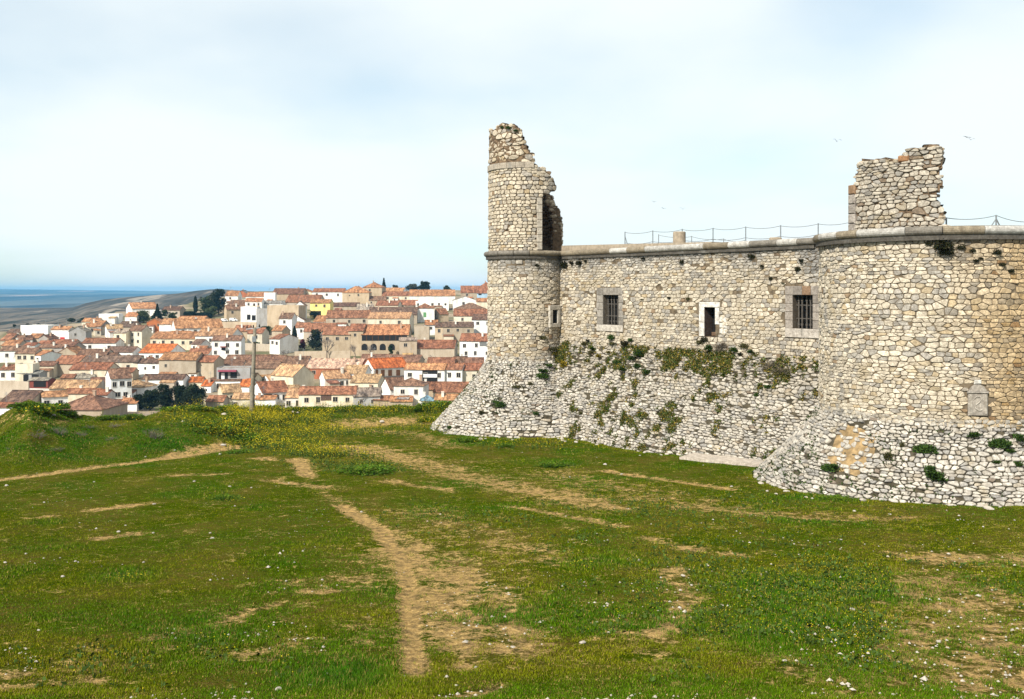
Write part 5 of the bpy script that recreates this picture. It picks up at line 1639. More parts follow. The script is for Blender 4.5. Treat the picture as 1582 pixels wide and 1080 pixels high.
# garden and retaining walls
def garden_wall(pts, hpx, c, label, thick=0.5, mat='plaster'):
    mb = MB(); P = []
    for px, py in pts:
        d = d_of_y(py); P.append(Vector(((px - CX) / F * d, d, EYE - (py - HY) / F * d)))
    hh = hpx * P[0].y / F; base = P[0].copy()
    vs = []
    for q in P:
        q = q - base
        vs += [(q.x, q.y, q.z - 4), (q.x, q.y + thick, q.z - 4), (q.x, q.y + thick, q.z + hh), (q.x, q.y, q.z + hh)]
    fs = [(3, 2, 1, 0)]
    for i in range(len(P) - 1):
        for k in range(4): fs.append((i * 4 + k, (i + 1) * 4 + k, (i + 1) * 4 + (k + 1) % 4, i * 4 + (k + 1) % 4))
    n = (len(P) - 1) * 4; fs.append((n, n + 1, n + 2, n + 3))
    mb.add(vs, fs); o = mb.build('garden_wall', M[mat], None); o.location = base; o.color = (*c, 1)
    tag(o, label, 'wall', 'garden walls of the town')
garden_wall([(-6, 614), (44, 616)], 26, (0.43, 0.36, 0.28), 'tan stone garden wall at the left edge, below the tin-roofed shed')
garden_wall([(30, 608), (98, 609)], 8, (0.6, 0.57, 0.52), 'whitewashed garden wall below the dark red shed')
garden_wall([(172, 622), (223, 605)], 5, (0.75, 0.72, 0.68), 'white garden wall climbing to the left of the dark pines')
garden_wall([(331, 509), (396, 510)], 12, (0.48, 0.38, 0.27), 'stone retaining wall under the two white vans')
garden_wall([(378, 541), (421, 543)], 11, (0.42, 0.36, 0.28), 'tan yard wall right of the utility pole')
garden_wall([(455, 556), (541, 555)], 13, (0.47, 0.38, 0.28), 'long stone garden wall below the convent, behind the bare tree')
garden_wall([(541, 548), (640, 550)], 7, (0.5, 0.42, 0.33), 'pale garden wall below the convent arches')
garden_wall([(612, 552), (640, 530)], 8, (0.45, 0.38, 0.3), 'tan wall right of the convent gallery')
garden_wall([(640, 515), (690, 508)], 6, (0.47, 0.40, 0.32), 'tan wall below the green-shuttered house')
garden_wall([(430, 503), (480, 497)], 6, (0.45, 0.38, 0.3), 'low yard wall left of the yellow house')
# vans on the terrace road
def van(px, py, lenpx, label):
    d = d_of_y(py) ; x = (px - CX) / F * d; z = EYE - (py - HY) / F * d
    root = empty('parked_van', (x, d, z), rad(4), label, 'van', 'white vans parked above the retaining wall')
    L = lenpx * d / F; H = L * 0.44; wd = L * 0.4
    prof = [(-L / 2, 0.3), (L / 2, 0.3), (L / 2, H * 0.52), (L * 0.33, H * 0.58), (L * 0.22, H), (-L * 0.47, H), (-L / 2, H * 0.8)]
    n = len(prof); vs = [(a, -wd / 2, b_) for a, b_ in prof] + [(a, wd / 2, b_) for a, b_ in prof]
    mb = MB(); mb.add(vs, [tuple(range(n)), tuple(range(n, 2 * n))[::-1]] + [(i, i + n, (i + 1) % n + n, (i + 1) % n) for i in range(n)])
    mb.build('body', M['car_white'], root)
    mb = MB(); mb.add([(L * 0.05, -wd / 2 - 0.01, H * 0.62), (L * 0.3, -wd / 2 - 0.01, H * 0.62), (L * 0.215, -wd / 2 - 0.01, H * 0.93), (L * 0.05, -wd / 2 - 0.01, H * 0.93)], [(0, 1, 2, 3)])
    mb.build('side_window', M['glass_car'], root)
    for wx in (-L * 0.3, L * 0.3):
        for wy in (-wd / 2, wd / 2):
            mb = MB(); mb.tube([(wx, wy - 0.1, 0.33), (wx, wy + 0.1, 0.33)], 0.33, 12); mb.build('wheel', M['rubber'], root)
van(346.5, 497, 11, 'white van parked above the stone retaining wall, the left one')
van(361, 496.5, 12, 'white van parked above the stone retaining wall, the right one')
for px, y0, y1, lb in ((90, 493, 508, 'thin grey mast rising behind the white house with the red door, left one'), (103, 493, 509, 'thin grey mast rising behind the white house with the red door, right one')):
    d = 412; mb = MB(); zt = EYE - (y0 - HY) / F * d; zb = EYE - (y1 - HY) / F * d - 2
    mb.tube([(0, 0, 0), (0, 0, zt - zb)], [0.14, 0.09], 8); mb.tube([(0, 0, zt - zb), (0.9, 0, zt - zb + 0.1)], 0.06, 6)
    o = mb.build('lamp_mast', M['steel'], None); o.location = ((px - CX) / F * d, d, zb); tag(o, lb, 'mast', 'masts behind the red-doored house')
#PART4
# ------------------------------------------------------------------ trees
rt = random.Random(21); nrt = np.random.default_rng(4)
def leaf_cloud(pts, size, nrm_j=1.0, aspect=1.6):
    n = len(pts)
    d1 = nrt.normal(size=(n, 3)); d1 /= np.linalg.norm(d1, axis=1)[:, None]
    d2 = nrt.normal(size=(n, 3)); d2 -= (d2 * d1).sum(1)[:, None] * d1; d2 /= np.linalg.norm(d2, axis=1)[:, None]
    s = size * nrt.uniform(0.6, 1.3, n)[:, None]
    a = pts - d1 * s * aspect * 0.5; c = pts + d1 * s * aspect * 0.5
    b_ = pts + d2 * s * 0.5; d = pts - d2 * s * 0.5
    return np.stack([a, b_, c, d], 1).reshape(-1, 3)
def tree(px, yb, w, h, kind, col, label, d=None, group=None, name='tree', n=None, z=None):
    """px/yb base pixel; w,h crown width and total height in photo pixels at distance d"""
    if d is None: d = d_of_y(yb)
    x = (px - CX) / F * d
    ztop = EYE - (yb - h - HY) / F * d
    if z is None: z = max(EYE - (yb - HY) / F * d, float(terrain(x, d)) - 0.3)
    Wm, Hm = w * d / F, max(1.2, ztop - z)
    root = empty(name, (x, d, z), 0, label, 'tree' if name != 'hedge' else 'hedge', group)
    if name != 'hedge':
        mb = MB(); r0 = max(0.12, Hm * 0.028)
        mb.tube([(0, 0, -1.5), (rt.uniform(-.1, .1), 0, Hm * 0.3), (rt.uniform(-.2, .2), 0.05, Hm * 0.75)], [r0, r0 * 0.8, r0 * 0.3], 8)
        for q in range(5):
            an = rt.uniform(0, 2 * pi); zz_ = Hm * rt.uniform(0.3, 0.6)
            mb.tube([(0, 0, zz_), (cos(an) * Wm * 0.3, sin(an) * Wm * 0.3, zz_ + Hm * 0.18)], [r0 * 0.4, r0 * 0.12], 5)
        mb.build('trunk', M['bark'], root)
    n = n or int(900 + 9 * w * h)
    P = []
    if kind == 'cypress':
        t_ = nrt.random(n) ** 0.85; an = nrt.random(n) * 2 * pi
        r = Wm / 2 * np.sin(np.pi * np.clip(0.12 + 0.88 * t_, 0, 1)) ** 0.7 * np.sqrt(nrt.uniform(0.3, 1.0, n)) * (0.85 + 0.3 * vnoise(an * 2, t_ * 9, 3))
        P = np.stack([r * np.cos(an), r * np.sin(an), Hm * (0.06 + 0.94 * t_)], 1); ls = 0.28
    elif kind == 'fir':
        t_ = nrt.random(n) ** 1.5; an = nrt.random(n) * 2 * pi
        lay = 0.55 + 0.45 * np.abs(np.sin(t_ * 22))
        r = Wm / 2 * (1 - t_) * lay * np.sqrt(nrt.uniform(0.1, 1.0, n)) * (0.6 + 0.8 * vnoise(an * 1.6, t_ * 5, 9))
        P = np.stack([r * np.cos(an), r * np.sin(an), Hm * (0.12 + 0.88 * t_) - r * 0.25], 1); ls = 0.34
    elif kind == 'hedge':
        k = nrt.uniform(-1, 1, (n, 3)); k /= np.maximum(1, (np.abs(k) ** 3.2).sum(1) ** (1 / 3.2))[:, None]
        P = np.stack([k[:, 0] * Wm / 2, k[:, 1] * min(Wm / 2, 2.5), Hm * 0.5 + k[:, 2] * Hm * 0.5], 1); ls = 0.26
    else:
        lob = []
        nl = 24 if w > 20 else 12
        for q in range(nl):
            an = rt.uniform(0, 2 * pi); rr = rt.uniform(0.1, 0.62) ; zz_ = rt.uniform(0.22, 0.86)
            lim = sqrt(max(0.05, 1 - ((zz_ - 0.55) / 0.5) ** 2))
            lob.append((cos(an) * rr * Wm / 2 * lim, sin(an) * rr * Wm / 2 * lim, zz_ * Hm, rt.uniform(0.34, 0.6) * Wm / 2 * (1.15 - 0.5 * zz_)))
        per = n // nl; Ps = []
        for lx, ly, lz, lr in lob:
            v = nrt.normal(size=(per, 3)); v /= np.linalg.norm(v, axis=1)[:, None]
            v *= (nrt.random(per) ** 0.4)[:, None] * lr
            v[:, 2] *= min(1.0, 0.75 * Hm / Wm)
            Ps.append(v + np.array([lx, ly, lz]))
        P = np.concatenate(Ps); P[:, 2] = np.clip(P[:, 2], 0.05 * Hm, Hm); ls = 0.34
    sc_ = max(0.5, d / 400)
    V = leaf_cloud(P, ls * sc_ * 1.25)
    cc = np.array(col)[None, :] * nrt.uniform(0.55, 1.45, (len(P), 1)) * (0.75 + 0.5 * vnoise(P[:, 0] / Wm * 5, P[:, 2] / Hm * 6, 17))[:, None]
    fast_mesh('crown', V, 4, M['leaf'], np.repeat(cc, 4, 0), root)
    return root
DG, MG, LG, GY = (0.018, 0.026, 0.012), (0.035, 0.05, 0.018), (0.06, 0.075, 0.028), (0.045, 0.05, 0.036)
gpi = 'dark pines below the green bank'
for a in ((215, 634, 25, 25, 'smallest dark pine, leftmost of the clump by the bank'), (232, 634, 30, 34, 'dark pine, second from left in the clump by the bank'),
          (253, 634, 42, 44, 'broad dark pine in the middle of the clump by the bank'), (279, 634, 32, 40, 'thin-crowned dark pine left of the biggest one by the bank'),
          (301, 637, 48, 50, 'biggest dark pine, rightmost of the clump by the bank')):
    tree(a[0], a[1], a[2], a[3], 'round', DG, a[4], group=gpi, name='pine_tree', n=5200)
tree(338, 497, 32, 52, 'round', DG, 'big dark tree on the hillside above the clipped hedge', d=470, n=3600)
tree(319, 492, 30, 36, 'round', MG, 'lighter green tree just left of the big dark tree', d=462, n=2400)
tree(327, 494, 22, 22, 'round', LG, 'low bright green tree at the foot of the big dark tree', d=458, n=1400)
tree(302, 484, 6.5, 26, 'cypress', DG, 'slim dark cypress left of the big dark tree', d=470, name='cypress_tree')
tree(368, 468, 5, 14, 'cypress', DG, 'small dark cypress beside the red-walled house', d=520, name='cypress_tree')
tree(527, 470, 7, 19, 'cypress', DG, 'dark cypress in front of the white house near the skyline', d=530, name='cypress_tree')
tree(515, 469, 7, 16, 'round', (0.05, 0.035, 0.025), 'thin brownish tree beside the white house near the skyline', d=528, n=500)
tree(593, 449, 9, 19, 'fir', DG, 'dark conifer on the skyline right of the tower house', d=600, name='conifer')
tree(611, 450, 14, 10, 'round', GY, 'small grey-green tree on the skyline', d=610, n=900)
tree(637, 450, 22, 12, 'round', GY, 'low grey-green tree on the skyline left of the larger dark one', d=612, n=1300)
tree(655, 450, 24, 16, 'round', DG, 'larger dark tree on the skyline above the white modern house', d=615, n=1800)
tree(691, 451, 14, 10, 'round', DG, 'small round dark tree alone on the skyline', d=612, n=900)
tree(222, 499, 26, 20, 'round', LG, 'olive green tree right of the white-gabled barn', n=1600)
tree(243, 494, 18, 24, 'fir', DG, 'dark layered conifer right of the white-gabled barn', name='conifer')
tree(255, 492, 12, 14, 'round', MG, 'round dark green tree between conifer and hedge', n=900)
tree(267, 493, 14, 11, 'round', LG, 'low round green tree left of the clipped hedge', n=900)
tree(293, 492, 17, 11, 'hedge', (0.014, 0.022, 0.012), 'clipped dark hedge, shorter left block', d=455, name='hedge', group='clipped hedges', n=2200)
tree(314, 497, 26, 14, 'hedge', (0.012, 0.02, 0.013), 'clipped dark hedge, longer right block', d=450, name='hedge', group='clipped hedges', n=3000)
tree(410, 517, 30, 14, 'round', (0.025, 0.045, 0.014), 'flat wide green tree right of the utility pole top', n=1800)
tree(353, 493, 12, 9, 'round', (0.10, 0.10, 0.03), 'yellow-green bush beside the parked vans', d=462, n=700)
tree(486, 492, 16, 12, 'round', MG, 'leafy bush in front of the yellow house', n=900)
tree(500, 490, 14, 11, 'round', GY, 'greyish bush at the foot of the yellow house', n=700)
tree(455, 540, 8, 36, 'cypress', (0.02, 0.03, 0.018), 'tall dark cypress left of the dark spruce', name='cypress_tree')
tree(488, 541, 30, 34, 'round', (0.02, 0.026, 0.012), 'wide dark spruce beside the convent', n=3200)
tree(467, 541, 14, 18, 'round', (0.09, 0.02, 0.03), 'maroon-leaved tree between cypress and dark spruce', n=900)
tree(604, 553, 10, 22, 'round', (0.02, 0.035, 0.012), 'dark bush in front of the convent arches', n=900)
tree(398, 538, 14, 10, 'round', (0.03, 0.06, 0.015), 'green bush in the yard right of the pole', n=700)
# leafless trees
def bare(px, yb, w, h, d, label, col=None, seed=1, lev=5):
    d = d_of_y(yb)
    r_ = random.Random(seed); x = (px - CX) / F * d; z = EYE - (yb - HY) / F * d
    Hm = h * d / F; Wm = w * d / F
    root = empty('bare_tree', (x, d, z), 0, label, 'tree', 'leafless trees in the town')
    mb = MB(); tw = MB()
    def grow(p, dv, ln, r, lv):
        q = p + dv * ln
        (mb if lv >= 4 else tw).tube([p, q], [r, r * 0.7], 5 if lv > 2 else 3, cap=False)
        if lv <= 0: return
        for _ in range(3 if lv < 4 else 4):
            nd = (dv + Vector((r_.uniform(-1, 1) * Wm / Hm * 1.1, r_.uniform(-1, 1) * Wm / Hm, r_.uniform(-0.25, 0.6)))).normalized()
            grow(q, nd, ln * r_.uniform(0.55, 0.8), r * 0.6, lv - 1)
    grow(Vector((0, 0, -0.5)), Vector((0, 0, 1)), Hm * 0.33, Hm * 0.022, lev)
    mb.build('trunk', M['bark'], root); tw.build('branches', M['bare_twig'], root)
bare(505, 556, 24, 40, 372, 'tall leafless tree in front of the convent, left of its arches', seed=2)
bare(549, 556, 20, 28, 375, 'leafless tree in front of the convent arches', seed=3)
bare(574, 556, 22, 26, 374, 'leafless tree in front of the convent arches, the one farther right', seed=4)
bare(665, 566, 40, 22, 330, 'wide grey leafless bush left of the tall white house', seed=5)
bare(557, 630, 30, 34, 232, 'grey leafless tree just above the green bank', seed=6)
bare(440, 560, 16, 24, 375, 'thin leafless tree in the yard right of the pole', seed=7)
bare(742, 482, 8, 16, 520, 'small leafless tree near the castle tower', seed=8, lev=4)
# dark scrub dots at the town's upper left
for k, (px, y, w, h) in enumerate(((86, 506, 10, 7), (94, 510, 12, 7), (60, 502, 8, 3.5), (22, 503, 5, 3), (43, 502, 9, 3), (126, 497, 14, 8), (110, 496, 16, 7))):
    tree(px, y + 2, w, h, 'round', (0.03, 0.04, 0.02), 'dark scrub bush on the slope behind the long blank barn', d=430 + 8 * k, group='scrub bushes behind the barn', name='scrub_bush', n=450)
#PART5
# ------------------------------------------------------------------ utility pole
bp = gp(388.5, 641)
root = empty('utility_pole', bp, 0, 'leaning grey wooden utility pole standing in yellow flowers', 'pole')
mb = MB(); top = Vector(((394 - CX) / F * bp[1] - bp[0], 0.0, EYE - (506 - HY) / F * bp[1] - bp[2]))
mb.tube([Vector((0, 0, -0.6))] + [top * (k / 6) for k in range(7)], [0.16, 0.15, 0.145, 0.138, 0.13, 0.12, 0.11, 0.10], 12)
mb.build('shaft', M['pole_wood'], root, True)
mb = MB(); mb.tube([top + Vector((-0.55, -0.02, -0.12)), top + Vector((0.35, -0.02, -0.02))], 0.04, 6); mb.build('crossarm', M['steel'], root)
for q in (-0.5, -0.1, 0.28):
    mb = MB(); mb.tube([top + Vector((q, -0.02, -0.06 + 0.1 * (q + 0.5))), top + Vector((q, -0.02, 0.12 + 0.1 * (q + 0.5)))], [0.05, 0.035], 8); mb.build('insulator', M['rubber'], root)
mb = MB(); mb.box(top.x - 0.12, top.x + 0.12, -0.24, -0.13, top.z - 0.9, top.z - 0.55); mb.build('junction_box', M['steel'], root)
# ------------------------------------------------------------------ birds
def bird(px, py, Y, span, roll_, yaw, label):
    mb = MB(); s_ = span / 2
    body = [(-0.32, 0, 0.02), (-0.15, 0, 0), (0.05, 0, 0.0), (0.2, 0, 0.015), (0.3, 0, 0.02)]
    mb.tube([Vector(p) * s_ for p in body], [0.015 * s_, 0.06 * s_, 0.085 * s_, 0.06 * s_, 0.02 * s_], 8)
    for sg in (-1, 1):
        up = 0.32 * roll_
        vs = [(0.16, 0.05 * sg, 0.03), (-0.12, 0.05 * sg, 0.03), (0.2, 0.5 * sg, 0.03 + up), (-0.08, 0.5 * sg, 0.02 + up), (0.02, 1.0 * sg, 0.0 + up * 0.7), (-0.06, 0.98 * sg, up * 0.7)]
        vs = [tuple(Vector(v) * s_) for v in vs] + [tuple(Vector((v[0], v[1], v[2] - 0.02)) * s_) for v in vs]
        mb.add(vs, [(0, 1, 3, 2), (2, 3, 5, 4), (8, 9, 7, 6), (10, 11, 9, 8), (0, 2, 8, 6), (2, 4, 10, 8), (1, 7, 9, 3), (3, 9, 11, 5), (4, 5, 11, 10)])
    o = mb.build('bird', M['bird'], None); o.location = ptz(px, py, Y); o.rotation_euler = (rad(8), 0, rad(yaw))
    tag(o, label, 'bird', 'birds over the castle')
bird(1293, 218.5, 44, 0.42, 1.6, 80, 'dark bird with raised wings left of the wall fragment')
bird(1494, 212, 50, 0.5, 0.3, 100, 'upper of two dark birds right of the wall fragment')
bird(1500, 216, 50, 0.42, 1.2, 70, 'lower of two dark birds right of the wall fragment')
bird(1010, 312, 55, 0.36, 0.8, 60, 'leftmost of three small dark birds above the wire fence')
bird(1025, 322, 55, 0.36, 0.5, 110, 'lowest of three small dark birds, the middle one, above the fence')
bird(1054.5, 323, 55, 0.42, 1.2, 80, 'rightmost of three small dark birds above the wire fence')

# ------------------------------------------------------------------ plants on the masonry
bpy.context.view_layer.update()
DG_ = bpy.context.evaluated_depsgraph_get()
def hit(px, py):
    dirv = Vector(((px - CX) / F, 1, -(py - HY) / F)).normalized()
    ok, loc, nor, _, ob, _ = SC.ray_cast(DG_, Vector((0, 0, EYE)), dirv, distance=90)
    return (loc, nor, ob) if ok else None
def tuft_mesh(n, spread, ln, cols, droop=0.0, seed=0, name='plant', wid=0.16):
    g = np.random.default_rng(seed)
    base = np.clip(g.normal(size=(n, 3)), -1.9, 1.9) * np.array([spread, spread, spread * 0.8]) * 0.5
    base[:, 2] = np.abs(base[:, 2])
    d = base * 0.8 / max(spread, 1e-3) + g.normal(size=(n, 3)) * 0.5; d[:, 2] += 0.5 - droop
    d /= np.linalg.norm(d, axis=1)[:, None]
    sd = np.cross(d, g.normal(size=(n, 3))); sd /= np.linalg.norm(sd, axis=1)[:, None]
    l_ = ln * g.uniform(0.5, 1.3, n)[:, None]
    V = np.stack([base, base + d * l_ * 0.5 + sd * l_ * wid, base + d * l_, base + d * l_ * 0.5 - sd * l_ * wid], 1).reshape(-1, 3)
    c = np.array(cols)[g.integers(0, len(cols), n)] * g.uniform(0.6, 1.4, (n, 1))
    o = fast_mesh(name, V, 4, M['leaf'], np.repeat(c, 4, 0))
    me = o.data; bpy.data.objects.remove(o); return me
GRN = [(0.03, 0.06, 0.012), (0.045, 0.08, 0.016), (0.025, 0.045, 0.01)]
OLV = [(0.07, 0.07, 0.025), (0.05, 0.055, 0.02), (0.09, 0.075, 0.035)]
YEL = [(0.35, 0.24, 0.02), (0.10, 0.10, 0.02), (0.05, 0.07, 0.02)]
DRY = [(0.12, 0.10, 0.075), (0.09, 0.075, 0.055), (0.16, 0.135, 0.10)]
DRK = [(0.016, 0.02, 0.008), (0.03, 0.03, 0.014), (0.04, 0.035, 0.02)]
TUFT = {'g': [tuft_mesh(700, 0.21, 0.085, GRN, 0, s_, wid=0.28) for s_ in (1, 2)], 'o': [tuft_mesh(600, 0.21, 0.08, OLV, 0.1, s_, wid=0.28) for s_ in (3, 4)],
        'y': [tuft_mesh(650, 0.21, 0.075, YEL, 0, s_, wid=0.3) for s_ in (5, 6)], 'k': [tuft_mesh(700, 0.20, 0.10, DRK, 0.9, s_, wid=0.22) for s_ in (7, 8)], 'd': [tuft_mesh(420, 0.22, 0.20, DRY, 0, s_, wid=0.04) for s_ in (9, 10)]}
def wallplant(px, py, kind, s_, label=None):
    h = hit(px, py)
    if not h: return
    o = bpy.data.objects.new('wall_plant', rt.choice(TUFT[kind])); COL.objects.link(o)
    o.location = h[0] + h[1] * 0.02; s_ *= rt.uniform(0.6, 0.95); o.scale = (s_ * rt.uniform(0.8, 1.6), s_ * 0.8, s_ * rt.uniform(0.6, 1.3)); o.rotation_euler = (0, 0, rt.uniform(0, 6.3))
    KN = {'g': 'green leafy tuft', 'o': 'olive tuft', 'y': 'yellow-flowering tuft', 'k': 'dark hanging plant', 'd': 'dry brown twiggy plant'}
    tag(o, label or KN[kind] + ' rooted between the stones of the castle', 'plant', 'plants rooted in the castle masonry')
wallplant(1459, 383, 'k', 1.9, 'largest dark hanging plant under the moulding of the big round tower')
for a in ((1455, 375, 'k', 1.2), (1462, 392, 'k', 1.1), (1436, 378, 'k', 0.8), (1484, 384, 'k', 0.8), (1502, 388, 'k', 0.7), (1515, 400, 'k', 0.6), (1540, 392, 'k', 0.9), (1508, 404, 'k', 0.6), (1548, 410, 'k', 0.6), (1562, 420, 'k', 0.5),
          (873, 411, 'k', 1.5), (829, 411, 'k', 0.9), (884, 407, 'k', 0.8), (897, 408, 'k', 0.9), (905, 404, 'k', 0.7), (1054, 406, 'k', 1.1), (995, 400, 'k', 0.7), (1163, 397, 'k', 0.8), (1178, 412, 'k', 0.8),
          (1064, 463, 'o', 0.7), (1034, 461, 'k', 0.6), (992, 463, 'o', 0.6), (1239, 404, 'k', 0.6), (1234, 417, 'k', 0.7), (838, 523, 'o', 1.0), (1191, 431, 'k', 0.5), (1210, 438, 'o', 0.4)):
    wallplant(*a)
for a in ((855, 548, 'y', 1.3), (853, 541, 'o', 1.2), (872, 566, 'y', 1.4), (868, 560, 'y', 1.0), (840, 575, 'g', 1.6), (848, 566, 'g', 1.5), (836, 584, 'g', 1.3), (905, 533, 'o', 1.3), (909, 527, 'k', 0.9), (917, 540, 'g', 1.3), (912, 548, 'o', 1.3),
          (945, 524, 'g', 1.2), (947, 533, 'o', 1.3), (940, 545, 'y', 1.2), (968, 533, 'k', 1.2), (975, 527, 'g', 1.0), (925, 552, 'y', 1.0), (955, 560, 'g', 1.6), (975, 555, 'g', 1.6), (990, 550, 'g', 1.5), (985, 568, 'g', 1.5), (965, 572, 'g', 1.3), (1000, 577, 'g', 1.4),
          (1082, 531, 'o', 1.3), (1090, 527, 'k', 1.0), (1097, 540, 'g', 1.2), (1110, 541, 'd', 1.5), (1118, 536, 'd', 1.2), (1136, 543, 'g', 1.3), (1150, 537, 'o', 1.5), (1145, 548, 'k', 1.2), (1160, 545, 'g', 1.0), (1205, 577, 'd', 2.2), (1196, 570, 'd', 1.6), (1186, 600, 'g', 1.0), (1168, 612, 'g', 0.8),
          (695, 662, 'g', 1.1), (773, 628, 'g', 1.3), (765, 622, 'g', 1.0), (744, 640, 'o', 0.9), (800, 600, 'o', 1.0), (820, 595, 'o', 1.0), (828, 640, 'g', 0.9), (897, 640, 'o', 0.9), (1284, 728, 'g', 1.3), (1290, 722, 'g', 1.1), (1430, 700, 'g', 1.5), (1424, 695, 'g', 1.2), (1440, 735, 'g', 1.5), (1446, 742, 'g', 1.3), (1436, 726, 'g', 1.1),
          (1505, 675, 'g', 0.9), (1545, 690, 'g', 1.1), (1560, 698, 'g', 1.2), (1540, 715, 'g', 0.9), (1575, 680, 'g', 1.0), (1570, 720, 'g', 1.0), (1376, 708, 'o', 1.0), (1395, 690, 'o', 0.8), (1258, 690, 'o', 0.6), (786, 199, 'g', 0.9), (797, 203, 'g', 1.0), (776, 198, 'g', 0.7), (757, 384, 'd', 0.6)):
    wallplant(*a)
# moss and low growth that nobody could count, over the talus of the curtain wall
P_ = []; Cc = []
gm = np.random.default_rng(12)
tries = 0
while len(P_) < 19000 and tries < 110000:
    tries += 1
    u = gm.uniform(-0.5, 21.5); s_ = gm.uniform(0.0, ZTW + 0.2)
    dn_ = 0.5 * float(vnoise(u * 1.1, s_ * 1.3, 71)) + 0.5 * float(vnoise(u * 3.6, s_ * 4.2, 5)) + 0.22 * float(smooth(2.3, 0.3, s_)) * (0.55 + 0.45 * float(smooth(0.2, 0.65, vnoise(u * 0.7, 3.1, 18)))) - 0.03
    if dn_ < 0.585 + gm.uniform(0, 0.14): continue
    P_.append(Ptal(u, s_, gm.uniform(0.0, 0.07)))
    r_ = gm.random()
    Cc.append((0.05, 0.075, 0.014) if r_ < 0.5 else ((0.11, 0.095, 0.03) if r_ < 0.82 else (0.22, 0.16, 0.03)))
for k in range(4500):
    a = gm.uniform(-2.0, 1.2); s_ = gm.uniform(0.1, 3.4)
    C_, fn, zt_, rm_ = (TR, talus_r_right, 3.75, 0) if gm.random() < 0.6 else (TL, talus_r_left, 4.35, 0)
    if float(fbm(a * 4 + 7, s_ * 0.9, 83, 3)) + 0.2 * (float(vnoise(a * 14, s_ * 3.2, 5)) - 0.5) < 0.575: continue
    z = zt_ - s_; P_.append(Pcyl(C_, fn(z) + gm.uniform(0.0, 0.06), a, z)); Cc.append((0.035, 0.055, 0.014))
P_ = np.array(P_); m_ = 5
PP = np.repeat(P_, m_, 0) + gm.normal(size=(len(P_) * m_, 3)) * 0.06
V = leaf_cloud(PP, 0.058)
cc = np.repeat(np.array(Cc), m_, 0) * gm.uniform(0.6, 1.4, (len(PP), 1))
o = fast_mesh('moss', V, 4, M['leaf'], np.repeat(cc, 4, 0)); tag(o, 'green and olive moss and low weeds over the sloping castle base', 'moss', kind='stuff')

# ------------------------------------------------------------------ field: grass, flowers, weeds, stones
def field_samples(n, pxa=-40, pxb=1640, ya=10.5, yb=68, seed=0):
    g = np.random.default_rng(seed)
    u = g.random(n); iy = 1 / ya + u * (1 / yb - 1 / ya); Y = 1 / iy
    px = g.uniform(pxa, pxb, n); X = (px - CX) / F * Y
    return X, Y, px, g
def outside_castle(X, Y):
    ok = (np.hypot(X - TL[0], Y - TL[1]) > 5.7) & (np.hypot(X - TR[0], Y - TR[1]) > 6.75)
    du = (X - W0[0]) * U[0] + (Y - W0[1]) * U[1]; dn_ = (X - W0[0]) * NRM[0] + (Y - W0[1]) * NRM[1]
    return ok & ~((dn_ < 2.4) & (du > -4))
def grass(name, n, ya, yb, hmin, hmax, wid, seed, bl=4, extra=None):
    X, Y, px, g = field_samples(n, ya=ya, yb=yb, seed=seed)
    if extra is not None:
        X = np.concatenate([X, extra[0]]); Y = np.concatenate([Y, extra[1]])
    dm = dirt_mask(X, Y); lm = lush_mask(X, Y)
    patch = fbm(X * 0.4, Y * 0.4, 61, 4); fine = fbm(X * 2.2, Y * 2.2, 62, 3)
    bare_ = smooth(0.40, 0.62, dm + (fine - 0.5) * 1.5 + (patch - 0.5) * 0.7)
    keep = (g.random(len(X)) > bare_ * 0.97 + 0.42 * smooth(0.47, 0.34, fine)) & outside_castle(X, Y)
    X, Y, lm, patch, fine = X[keep], Y[keep], lm[keep], patch[keep], fine[keep]
    Z = terrain(X, Y)
    n = len(X); k = bl
    bx_ = np.repeat(X, k) + g.normal(size=n * k) * 0.035; by_ = np.repeat(Y, k) + g.normal(size=n * k) * 0.035; bz_ = np.repeat(Z, k) - 0.01
    h = np.repeat((hmin + (hmax - hmin) * np.clip(lm + 0.35 * fine, 0, 1)), k) * g.uniform(0.5, 1.25, n * k)
    an = g.random(n * k) * 2 * np.pi; lean = g.uniform(0.15, 0.9, n * k) * h
    wv = np.clip(wid * by_ / 20, wid * 0.7, wid * 4.0)
    sx = -np.sin(an) * wv; sy = np.cos(an) * wv
    b0 = np.stack([bx_ + sx, by_ + sy, bz_], 1); b1 = np.stack([bx_ - sx, by_ - sy, bz_], 1)
    tp = np.stack([bx_ + np.cos(an) * lean, by_ + np.sin(an) * lean, bz_ + h], 1)
    V = np.stack([b0, b1, tp], 1).reshape(-1, 3)
    c0 = np.array((0.054, 0.110, 0.001)); c1 = np.array((0.130, 0.138, 0.003)); c2 = np.array((0.25, 0.165, 0.05)); c3 = np.array((0.020, 0.078, 0.003))
    q = np.repeat(smooth(0.34, 0.66, patch), k)[:, None]; ll = np.repeat(lm, k)[:, None]
    c = c0 * (1 - q) + c1 * q; c = c * (1 - 0.65 * ll) + c3 * 0.65 * ll * 1.25
    dry = (g.random(n * k) < 0.08 + 0.14 * np.repeat(smooth(0.45, 0.3, fine), k))[:, None]
    c = np.where(dry, c2, c) * np.clip(g.lognormal(0.0, 0.38, (n * k, 1)), 0.35, 2.0)
    return fast_mesh(name, V, 3, M['leaf'], np.repeat(c, 3, 0))
gx_ = np.random.default_rng(99)
pxb_ = gx_.uniform(-40, 480, 42000); db_ = np.interp(pxb_, C_PX, C_D); fb_ = np.interp(pxb_, F_PX, F_D)
Yb_ = fb_ + (db_ - fb_) * gx_.random(42000) * 1.04; Xb_ = (pxb_ - CX) / F * Yb_
pxc_ = gx_.uniform(380, 800, 26000); Yc_ = np.interp(pxc_, C_PX, C_D) - gx_.random(26000) ** 1.5 * 8; Xc_ = (pxc_ - CX) / F * Yc_
